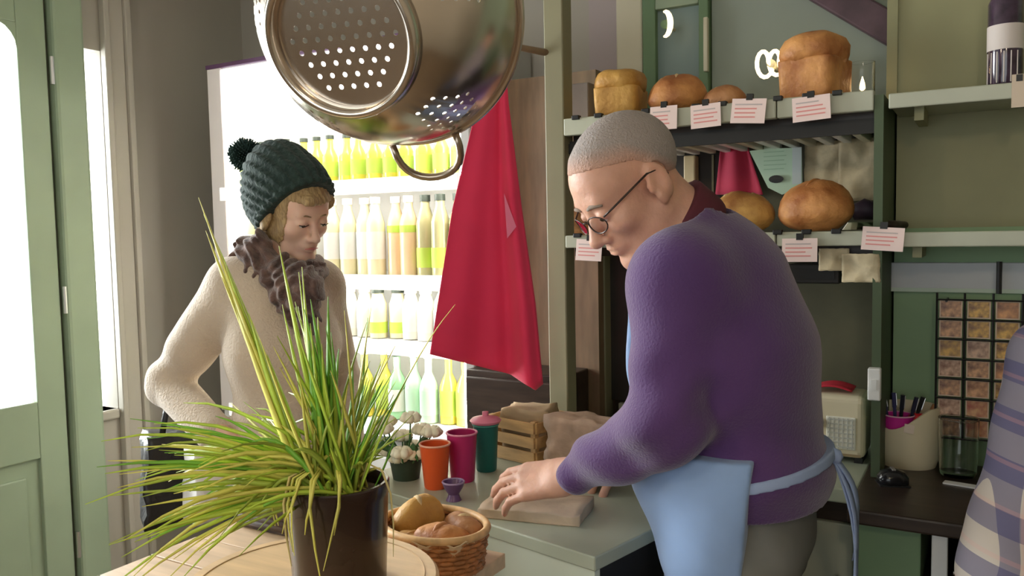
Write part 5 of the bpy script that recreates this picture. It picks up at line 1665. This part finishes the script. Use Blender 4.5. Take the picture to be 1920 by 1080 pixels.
# jumper
lo, hi = bounds(nck, K['shL'], K['shR'], K['elL'], K['elR'], K['wrL'], K['wrR'], wst, pad=0.21)
lo[2] = 0.90
J = SDF(lo, hi, 0.005)
torso(J, K, 0.020)
J.cone(K['shL'], K['shL'] * .72 + K['elL'] * .28, 0.070, 0.070, 0.06)
J.cone(K['shL'] * .75 + K['elL'] * .25, K['elL'], 0.072, 0.066, 0.016)
J.cone(K['elL'], K['elL'] + (K['wrL'] - K['elL']) * 0.86, 0.066, 0.043, 0.03)
J.cone(K['shR'] - ZH * 0.01, K['elR'], 0.072, 0.062, 0.05)
J.cone(K['elR'], K['elR'] + (K['wrR'] - K['elR']) * 0.93, 0.062, 0.042, 0.03)
J.ell(wst + ZH * 0.03 + MF * 0.05, (0.150, 0.150, 0.13), None, 0.06)
ndir = unit(HO - nck)
nup = unit(ndir + ZH * 1.2)
hem = at(1460, 955, 1.44)[2]
def jfield(x, y, z, f):
    w1 = 0.0075 * np.sin(46 * (z + 0.35 * (x * RH[0] + y * RH[1])) + 3 * np.sin(9 * x)) * np.exp(-((z - 1.07) / 0.10) ** 2)
    w2 = 0.0045 * np.sin(60 * (z - 0.8 * (x * RH[0] + y * RH[1]))) * np.exp(-(((x - K['elL'][0]) ** 2 + (y - K['elL'][1]) ** 2 + (z - K['elL'][2]) ** 2) / 0.016))
    w3 = 0.004 * np.sin(42 * (z + 1.0 * (x * RH[0] + y * RH[1]))) * np.exp(-(((x - K['shL'][0]) ** 2 + (y - K['shL'][1]) ** 2 + (z - K['shL'][2] + 0.09) ** 2) / 0.014))
    f = f + w1 + w2 + w3
    return np.maximum(f, hem - z)
J.field(jfield)
NA, NB = HO + HM @ np.array([0, -0.035, -0.045]), HO + HM @ np.array([0, 0.0, -0.075])
J.cone(nck + nup * 0.002, NA, 0.086, 0.082, 0.006, op='cut')
J.cone(nck + nup * 0.002, NB, 0.078, 0.082, 0.006, op='cut')
J.ell(HO, (0.14, 0.14, 0.14), None, 0.006, 'cut')
PURPLE = mat('purple_wool', (0.076, 0.028, 0.125), 0.85, vary=0.08, scale=6, sheen=0.35, bump=0.25, bscale=220)
J.mesh('jumper', PURPLE, man, MO)
# collar
Cg = SDF(nck - 0.16, nck + 0.16, 0.004)
Cg.cone(nck + ndir * 0.004, NA, 0.082, 0.072, 0.01)
Cg.cone(nck + ndir * 0.004, NB, 0.078, 0.064, 0.01)
Cg.field(lambda x, y, z, f: np.maximum(f, np.abs((x - nck[0]) * ndir[0] + (y - nck[1]) * ndir[1] + (z - nck[2]) * ndir[2] - 0.006) - 0.034))
Cg.mesh('shirt_collar', mat('burgundy_cotton', (0.085, 0.012, 0.022), 0.8), man, MO)
cuff_d = unit(K['wrL'] - K['elL'])
# trousers
lo, hi = bounds(pel, K['anL'], K['anR'], pad=0.24); lo[2] = 0.02; hi[2] = hem + 0.05
Tr = SDF(lo, hi, 0.008)
torso(Tr, K, 0.004)
legs(Tr, K, 0.020, upto=0.98)
Tr.field(lambda x, y, z, f: np.maximum(f + 0.004 * np.sin(55 * z + 4 * np.sin(20 * x)), z - hem - 0.03))
Tr.mesh('trousers', mat('grey_trousers', (0.155, 0.155, 0.140), 0.85, vary=0.1, scale=8), man, MO)
# apron : skirt round the front, bib on the chest
lo, hi = bounds(pel, wst, che, pad=0.32); lo[2] = 0.42; hi[2] = 1.36
A = SDF(lo, hi, 0.006)
torso(A, K, 0.036)
A.ell(wst + ZH * 0.03 + MF * 0.05, (0.168, 0.168, 0.146), None, 0.06)
A.cone(wst, wst * np.array([1, 1, 0]) + ZH * 0.40, 0.142, 0.150, 0.03, 1.35, ML)
ztop = at(1300, 868, 1.42)[2]
def afield(x, y, z, f):
    fr_ = (x - wst[0]) * MF[0] + (y - wst[1]) * MF[1]
    lt_ = (x - wst[0]) * ML[0] + (y - wst[1]) * ML[1]
    fold = 0.009 * np.sin(34 * lt_ + 30 * fr_ + 9 * z) * np.clip((ztop - z) / 0.25, 0, 1)
    skirt = np.maximum(z - ztop - 0.02, -0.045 + 0.10 * (ztop - z) - fr_ + 0 * lt_)
    bib = np.maximum(np.maximum(np.abs(lt_) - 0.13 + 0.10 * np.clip(z - ztop, 0, 1), 0.050 - fr_), z - 1.36)
    return np.maximum(f + fold, np.minimum(skirt, bib))
A.field(afield)
BLUE = mat('sky_blue_cotton', (0.24, 0.36, 0.60), 0.75, vary=0.07, scale=6, sheen=0.2)
apr = A.mesh('apron', BLUE, man, MO)
# waist string round the back and its hanging ends
ring = []
for q in range(-100, 101, 10):
    dr = -MF * math.cos(R_(q)) + ML * math.sin(R_(q))
    rr = 0.150 + 0.052 * abs(math.sin(R_(q)))
    zz = ztop - 0.022 + 0.012 * math.cos(R_(q))
    c_ = np.array([wst[0], wst[1], 0])
    ring.append(c_ + dr * rr + ZH * zz - MO)
TIE = mat('pale_blue_tape', (0.30, 0.38, 0.58), 0.75)
lo, hi = bounds(wst, pad=0.30); lo[2] = ztop - 0.09; hi[2] = ztop + 0.07
Wt = SDF(lo, hi, 0.0035)
torso(Wt, K, 0.029)
Wt.ell(wst + ZH * 0.03 + MF * 0.05, (0.160, 0.160, 0.138), None, 0.06)
zt_ = ztop - 0.030
Wt.field(lambda x, y, z, f: np.maximum(f, np.abs(z - zt_ + 0.16 * ((x - wst[0]) * MF[0] + (y - wst[1]) * MF[1])) - 0.0095))
Wt.mesh('waist_tie', TIE, apr, MO)
bk_ = ring[len(ring) // 2]
kn_ = bk_ - MF * 0.010
kb = MB().lathe([(0.0005, -0.015), (0.012, -0.010), (0.016, 0), (0.012, 0.010), (0.0005, 0.015)], 12).build('tie_knot', TIE, apr, smooth=True); kb.location = kn_
for dl, dz, w_ in ((0.012, -0.30, 0.010), (-0.02, -0.20, 0.010), (0.02, -0.40, 0.008)):
    def tfn(u, v, dl=dl, dz=dz, w_=w_):
        c_ = kn_ + ZH * dz * v - MF * (0.045 * math.sin(v * 2.4)) + ML * (dl * v * 2)
        t_ = -RH * 0.3 + ML * 0.9
        return c_ + t_ * (u - .5) * 2 * w_ - MF * 0.006 * math.sin(v * 7)
    grid_surface(tfn, 2, 12, 0.002).build('tie_end', TIE, apr, smooth=True)
shoes(K, MF, mat('black_shoe', (0.02, 0.018, 0.016), 0.4), man, MO)

# ------------------------------------------------------------------ the woman in the knitted hat
bW = R_(22)
WF = RH * math.cos(bW) - FH * math.sin(bW)
WL = unit(np.cross(ZH, WF))
D1 = 2.14
K = {'lat': WL}
pel, wst, che, upc, nck = at(530, 905, D1), at(534, 790, D1), at(532, 650, D1), at(520, 550, D1), at(522, 492, D1)
K['spine'] = [(pel, 0.105, 1.50), (wst, 0.086, 1.25), (che, 0.104, 1.22), (upc, 0.082, 1.50), (nck, 0.050, 1.10)]
K['shL'] = at(600, 535, D1 + 0.10); K['shR'] = at(440, 535, D1 - 0.06); K['shr'] = 0.045
K['elR'] = at(316, 718, D1 + 0.04); K['wrR'] = at(412, 818, D1 - 0.12)
K['elL'] = at(640, 720, D1 + 0.20); K['wrL'] = at(655, 830, D1 + 0.05)
for sd, q in (('L', 1), ('R', -1)):
    K['hip' + sd] = pel + WL * 0.085 * q - ZH * 0.04
    K['kn' + sd] = K['hip' + sd] * np.array([1, 1, 0]) + ZH * 0.47 + WF * 0.015
    K['an' + sd] = K['hip' + sd] * np.array([1, 1, 0]) + ZH * 0.085 - WF * 0.015
HO = at(551, 398, 2.115)
HM = head_frame(RH * math.cos(R_(40)) - FH * math.sin(R_(40)), R_(22), R_(-4))
wom = thing('person', 'woman in a dark green bobble hat and cream jumper looking down', 'person', (pel[0], pel[1], 0))
WO = np.array([pel[0], pel[1], 0.0])
lo, hi = bounds(HO, K['shL'], K['shR'], K['elR'], K['wrR'], K['wrL'], K['elL'], K['anL'], K['anR'], pel, pad=0.15); lo[2] = 0.0
S = SDF(lo, hi, 0.0045)
torso(S, K)
for sd in 'LR':
    arm(S, K, sd, 0.0, 1.0, 0.042, 0.034, 0.023)
legs(S, K, 0.0, (0.080, 0.052, 0.036))
foot(S, K, WF, -0.006)
S.cone(nck, HO + HM @ np.array([0, -0.03, -0.05]), 0.050, 0.047, 0.03)
hP = head(S, HO, HM, 0.95, True)
hand(S, K['wrR'], WF * 0.6 - ZH * 0.8, -WL, WF, 0.9, (25, 35, 25))
hand(S, K['wrL'], WF * 0.3 - ZH * 0.9, WL, WF, 0.9, (25, 35, 25))
S.mesh('body', SKIN_F, wom, WO)
eyes(wom, hP, 0.95, WO, IRIS)
for sd in (-1, 1):
    MB().tube([hP(sd * 0.014, 0.0945, 0.0225) - WO, hP(sd * 0.030, 0.0950, 0.026) - WO, hP(sd * 0.050, 0.080, 0.021) - WO], [0.0018, 0.0024, 0.0012], 6).build('eyebrow', mat('blonde_brow', (0.30, 0.20, 0.11), 0.9), wom, smooth=True)
    MB().tube([hP(sd * 0.018, 0.0965, 0.0015) - WO, hP(sd * 0.032, 0.1000, -0.0015) - WO, hP(sd * 0.046, 0.0925, 0.0005) - WO], [0.001, 0.0016, 0.001], 5).build('eyelash', mat('dark_lash', (0.04, 0.025, 0.02), 0.8), wom)
MB().tube([hP(-0.020, 0.097, -0.067) - WO, hP(0, 0.1035, -0.0655) - WO, hP(0.020, 0.097, -0.067) - WO], [0.0012, 0.0035, 0.0012], 8).build('lips', mat('rose_lips', (0.52, 0.17, 0.15), 0.45), wom, smooth=True)


def local(M, O, s):
    def fn(x, y, z):
        p = (x - O[0], y - O[1], z - O[2])
        return [(p[0] * M[0, i] + p[1] * M[1, i] + p[2] * M[2, i]) / s for i in range(3)]
    return fn


lw = local(HM, HO, 0.95)
G = SDF(HO - 0.19, HO + 0.19, 0.004)
head(G, HO, HM, 0.95, True)
for sd in (-1, 1):                                     # hair falling past the ears
    G.cone(hP(sd * 0.058, -0.035, 0.0), hP(sd * 0.050, -0.04, -0.12), 0.014, 0.020, 0.03)
G.cone(hP(0, -0.060, 0.02), hP(0, -0.05, -0.12), 0.040, 0.045, 0.03)
G.cone(hP(-0.07, 0.052, 0.045), hP(0.03, 0.098, 0.066), 0.013, 0.012, 0.01)
def whair(x, y, z, f):
    lx, ly, lz = lw(x, y, z)
    d_ = f - 0.004 + 0.0016 * np.sin(lx * 330 + ly * 200)
    front = np.where(lz < 0.055, (ly - 0.022 - 0.55 * np.clip(lz, -.02, .06)) * 0.8, -1.0)   # keep the face clear
    front = np.where(np.abs(lx) > 0.060, np.maximum(ly - 0.060, -1), front)
    return np.maximum(d_, front)
G.field(whair)
G.mesh('hair', mat('dark_blonde_hair', (0.52, 0.36, 0.17), 0.55, col2=(0.30, 0.19, 0.09), scale=40, stretch=(8, 8, 1), bump=0.4, bscale=150), wom, WO)
# hat
Hh_ = SDF(HO - 0.24, HO + 0.26, 0.004)
Hh_.ell(hP(0, -0.022, 0.058), np.array([0.096, 0.122, 0.098]) * 0.97, HM, 0.02)
Hh_.ell(hP(0, -0.095, 0.075), np.array([0.086, 0.085, 0.090]) * 0.97, HM, 0.05)
Hh_.ell(hP(0, -0.085, 0.02), np.array([0.080, 0.060, 0.08]) * 0.97, HM, 0.05)
Hh_.ell(hP(0, -0.030, 0.000), np.array([0.099, 0.092, 0.085]) * 0.97, HM, 0.04)
def hatf(x, y, z, f):
    lx, ly, lz = lw(x, y, z)
    an = np.arctan2(lx, lz - 0.01 + 0 * lx)
    rib = 0.0030 * np.sin(an * 30) + 0.0012 * np.sin(an * 30 + 1.5) * np.sin(ly * 260)
    brim = lz - (0.078 + 1.55 * (ly - 0.06))
    cutp = -brim * 0.85
    roll = np.where(np.abs(brim - 0.014) < 0.016, 0.0035, 0.0)
    return np.maximum(f + rib - roll, cutp)
Hh_.field(hatf)
hat = Hh_.mesh('knitted_hat', mat('bottle_green_wool', (0.010, 0.026, 0.022), 0.95, col2=(0.022, 0.044, 0.037), scale=45, sheen=0.1, bump=0.5, bscale=130), wom, WO)
pc = at(460, 291, 2.17)
pv = []
m_ = MB()
for k in range(420):
    a = k * 2.39996; zz = 1 - 2 * (k + .5) / 420; rr = math.sqrt(1 - zz * zz)
    d_ = Vector((rr * math.cos(a), rr * math.sin(a), zz)) * random.uniform(0.036, 0.048)
    m_.tube([d_ * 0.2, d_], [0.004, 0.0022], 3)
bob = m_.build('bobble', mat('bottle_green_yarn', (0.020, 0.048, 0.042), 0.95), hat)
bob.location = pc - WO
bob['kind'] = 'stuff'
# jumper
lo, hi = bounds(nck, K['shL'], K['shR'], K['elR'], K['wrR'], K['elL'], K['wrL'], wst, pad=0.2); lo[2] = 0.78
J = SDF(lo, hi, 0.005)
torso(J, K, 0.018)
for sd in 'LR':
    arm(J, K, sd, 0.0, 0.90, 0.058, 0.056, 0.044)
J.cone(K['shR'], K['shR'] * .4 + K['elR'] * .6, 0.060, 0.060, 0.03)
def wj(x, y, z, f):
    e = K['elR']
    w2 = 0.0035 * np.sin(55 * (z + 0.9 * (x * RH[0] + y * RH[1]))) * np.exp(-(((x - e[0]) ** 2 + (y - e[1]) ** 2 + (z - e[2]) ** 2) / 0.014))
    w1 = 0.005 * np.sin(34 * (z + 0.5 * x)) * np.exp(-((z - 0.98) / 0.1) ** 2)
    return np.maximum(np.maximum(f + w1 + w2, 0.84 - z), z - nck[2] - 0.02)
J.field(wj)
OAT = mat('oatmeal_wool', (0.60, 0.49, 0.38), 0.9, vary=0.07, scale=7, sheen=0.4, bump=0.5, bscale=170)
J.mesh('jumper', OAT, wom, WO)
# scarf
lo, hi = bounds(nck + ZH * 0.06, nck + WF * 0.1, at(570, 610, D1 - 0.15), pad=0.16)
Sc = SDF(lo, hi, 0.004)
ringp = [nck - ZH * 0.012 + WF * 0.008 + (WF * math.cos(R_(q)) * 0.075 + WL * math.sin(R_(q)) * 0.085) + ZH * (0.012 - 0.036 * math.cos(R_(q))) for q in range(0, 361, 30)]
for a, b in zip(ringp, ringp[1:]):
    Sc.cone(a, b, 0.032, 0.032, 0.03)
s1, s2, s3 = at(540, 520, D1 - 0.115), at(560, 545, D1 - 0.135), at(570, 600, D1 - 0.13)
Sc.cone(s1, s2, 0.042, 0.055, 0.03)
Sc.cone(s2, s3, 0.062, 0.036, 0.03)
Sc.cone(at(485, 465, D1 - 0.09), at(510, 540, D1 - 0.11), 0.038, 0.030, 0.03)
def scf(x, y, z, f):
    u_ = x * RH[0] + y * RH[1]
    return f + 0.010 * np.sin(75 * z + 5 * np.sin(40 * u_)) * np.sin(68 * u_ + 4 * np.sin(38 * z)) + 0.004 * np.sin(160 * u_ + 90 * z)
Sc.field(scf)
Sc.mesh('ruffled_scarf', mat('brown_grey_wool', (0.19, 0.115, 0.095), 0.95, col2=(0.075, 0.042, 0.038), scale=35, sheen=0.3, bump=0.5, bscale=120), wom, WO)
lo, hi = bounds(pel, K['anL'], K['anR'], pad=0.24); lo[2] = 0.03; hi[2] = 0.95
Tr = SDF(lo, hi, 0.008)
torso(Tr, K, 0.008)
legs(Tr, K, 0.012, (0.080, 0.052, 0.040))
Tr.field(lambda x, y, z, f: np.maximum(f, z - 0.90))
Tr.mesh('jeans', mat('dark_denim', (0.03, 0.035, 0.05), 0.85), wom, WO)
shoes(K, WF, mat('brown_boot', (0.08, 0.045, 0.03), 0.5), wom, WO)
# her bags
bgp = at(322, 900, D1 + 0.02)
bg = thing('shoulder_bag', 'black shoulder bag hanging at the woman\'s elbow', 'bag', bgp)
LEA = mat('black_leather', (0.014, 0.012, 0.012), 0.45, bump=0.2, bscale=80)
b_ = crumple_box(0.10, 0.15, 0.24, 0.012, 22, pinch=0.25).build('bag_body', LEA, bg, smooth=True)
b_.location = (0, 0, -0.11); b_.rotation_euler = (0, 0, R_(-30))
e_ = K['elR'] - bgp
MB().tube([(0.03, 0.02, 0.12), (0.4 * e_[0], 0.4 * e_[1] + 0.02, 0.20), tuple(e_ + np.array([0.02, 0.0, 0.03])), (0.02, -0.04, 0.12)], 0.008, 8).build('strap', LEA, bg, smooth=True)
wb_ = at(392, 905, D1 - 0.07)
tb_ = thing('white_carrier_bag', 'white carrier bag hanging from the woman\'s hand behind the leaves', 'bag', wb_)
o = crumple_box(0.095, 0.11, 0.17, 0.010, 31, pinch=0.2).build('bag_body', mat('white_paper_bag', (0.85, 0.84, 0.82), 0.7), tb_, smooth=True)
o.location = (0, 0, -0.085); o.rotation_euler = (0, 0, R_(-20))
w_ = K['wrR'] - wb_
MB().tube([(0.02, 0, 0.075), tuple(w_ * 0.7 + np.array([0, 0, -0.01])), (-0.03, 0, 0.08)], 0.003, 6).build('bag_handle', MATS['white_paper_bag'], tb_)

# ------------------------------------------------------------------ the customer in the checked shirt
K = {}
CF = np.array([-0.25, 0.968, 0.0]); CF = unit(CF)
CL = unit(np.cross(ZH, CF))
K['lat'] = CL
shl = at(1990, 690, 1.24)
mid = shl - CL * 0.175
nk = mid + ZH * 0.085
H0 = 1.30
pel = np.array([mid[0], mid[1], 0.84]) - CF * 0.02
wst = pel + ZH * 0.12; che = np.array([mid[0], mid[1], shl[2] - 0.14]); upc = np.array([mid[0], mid[1], shl[2] - 0.01])
K['spine'] = [(pel, 0.115, 1.45), (wst, 0.105, 1.40), (che, 0.115, 1.35), (upc, 0.085, 1.60), (nk, 0.052, 1.1)]
K['shL'] = shl; K['shR'] = mid - CL * 0.175; K['shr'] = 0.05
K['elL'] = at(1885, 1075, 1.17); K['wrL'] = at(1900, 1270, 1.28)
K['elR'] = K['shR'] - CL * 0.05 - ZH * 0.27; K['wrR'] = K['elR'] + CF * 0.12 - ZH * 0.20
for sd, q in (('L', 1), ('R', -1)):
    K['hip' + sd] = pel + CL * 0.088 * q - ZH * 0.04
    K['kn' + sd] = K['hip' + sd] * np.array([1, 1, 0]) + ZH * 0.45 + CF * 0.01
    K['an' + sd] = K['hip' + sd] * np.array([1, 1, 0]) + ZH * 0.085 - CF * 0.015
HO = nk + ZH * 0.165 + CF * 0.03
HM = head_frame(CF, R_(15))
cus = thing('person', 'customer in a blue and beige checked shirt, cut off at the frame edge', 'person', (pel[0], pel[1], 0))
CO_ = np.array([pel[0], pel[1], 0.0])
lo, hi = bounds(HO, K['shL'], K['shR'], K['elL'], K['elR'], K['wrL'], K['wrR'], K['anL'], K['anR'], pel, pad=0.18); lo[2] = 0
S = SDF(lo, hi, 0.006)
torso(S, K)
for sd in 'LR':
    arm(S, K, sd, 0, 1.0, 0.044, 0.037, 0.026)
legs(S, K)
foot(S, K, CF)
S.cone(nk, HO + HM @ np.array([0, -0.03, -0.05]), 0.052, 0.05, 0.03)
hP = head(S, HO, HM, 1.0)
hand(S, K['wrL'], CF * 0.5 - ZH * 0.8, CL, CF, 0.95, (20, 30, 20))
hand(S, K['wrR'], CF * 0.5 - ZH * 0.8, -CL, CF, 0.95, (20, 30, 20))
S.mesh('body', SKIN_M, cus, CO_)
eyes(cus, hP, 1.0, CO_, IRIS)
G = SDF(HO - 0.17, HO + 0.17, 0.005)
head(G, HO, HM, 1.0)
lc = local(HM, HO, 1.0)
def chair_(x, y, z, f):
    lx, ly, lz = lc(x, y, z)
    return np.maximum(f - 0.010, (0.025 + 0.75 * ly - lz) * 0.8)
G.field(chair_)
G.mesh('hair', mat('brown_hair', (0.10, 0.06, 0.035), 0.7, bump=0.5, bscale=150), cus, CO_)
lo, hi = bounds(nk, K['shL'], K['shR'], K['elL'], K['elR'], K['wrL'], K['wrR'], wst, pad=0.18); lo[2] = 0.68
J = SDF(lo, hi, 0.006)
torso(J, K, 0.020)
for sd in 'LR':
    arm(J, K, sd, 0.0, 0.93, 0.068, 0.062, 0.046)
J.field(lambda x, y, z, f: np.maximum(np.maximum(f + 0.003 * np.sin(40 * z + 30 * x), 0.80 - z), z - nk[2] - 0.03))
J.mesh('checked_shirt', plaid('blue_beige_check'), cus, CO_)
lo, hi = bounds(pel, K['anL'], K['anR'], pad=0.24); lo[2] = 0.03; hi[2] = 0.95
Tr = SDF(lo, hi, 0.009)
torso(Tr, K, 0.010)
legs(Tr, K, 0.016)
Tr.field(lambda x, y, z, f: np.maximum(f, z - 0.88))
Tr.mesh('jeans', mat('blue_denim', (0.05, 0.07, 0.13), 0.85), cus, CO_)
shoes(K, CF, mat('black_shoe', (0.02, 0.018, 0.016), 0.4), cus, CO_)

# ================================================================== unseen ceiling lamps added as warm fill over the shop floor
for i, (x_, y_) in enumerate(((-1.4, -0.6), (0.3, -0.4))):
    o = thing('fill_pendant', ['added cream glass fill lamp towards the street window', 'added cream glass fill lamp towards the side wall'][i], 'lamp', (x_, y_, 2.75), 0, 'added fill lamps behind the camera')
    MB().lathe([(0.0005, 0), (0.05, 0), (0.045, -0.025), (0.0005, -0.026)], 20).build('ceiling_rose', WHITE, o)
    MB().tube([(0, 0, -0.02), (0, 0, -0.30)], 0.004, 6).build('flex', BLACKMETAL, o)
    MB().lathe([(0.02, -0.30), (0.07, -0.32), (0.15, -0.42), (0.155, -0.43), (0.148, -0.43), (0.066, -0.325), (0.02, -0.305)], 32).build('shade', CREAM, o, smooth='auto')
    MB().lathe([(0.0005, -0.43), (0.03, -0.42), (0.042, -0.39), (0.03, -0.35), (0.015, -0.33)], 20).build('bulb', mat('fill_pendant_bulb', (1, .9, .7), .4, emit=60, ecol=(1.0, 0.80, 0.55)), o, smooth=True)
    l = bpy.data.lights.new('fill_light', 'POINT'); l.energy = 18; l.color = (1.0, 0.82, 0.60); l.shadow_soft_size = 0.06
    lo_ = bpy.data.objects.new('fill_light', l); COL.objects.link(lo_); lo_.parent = o; lo_.location = (0, 0, -0.50)
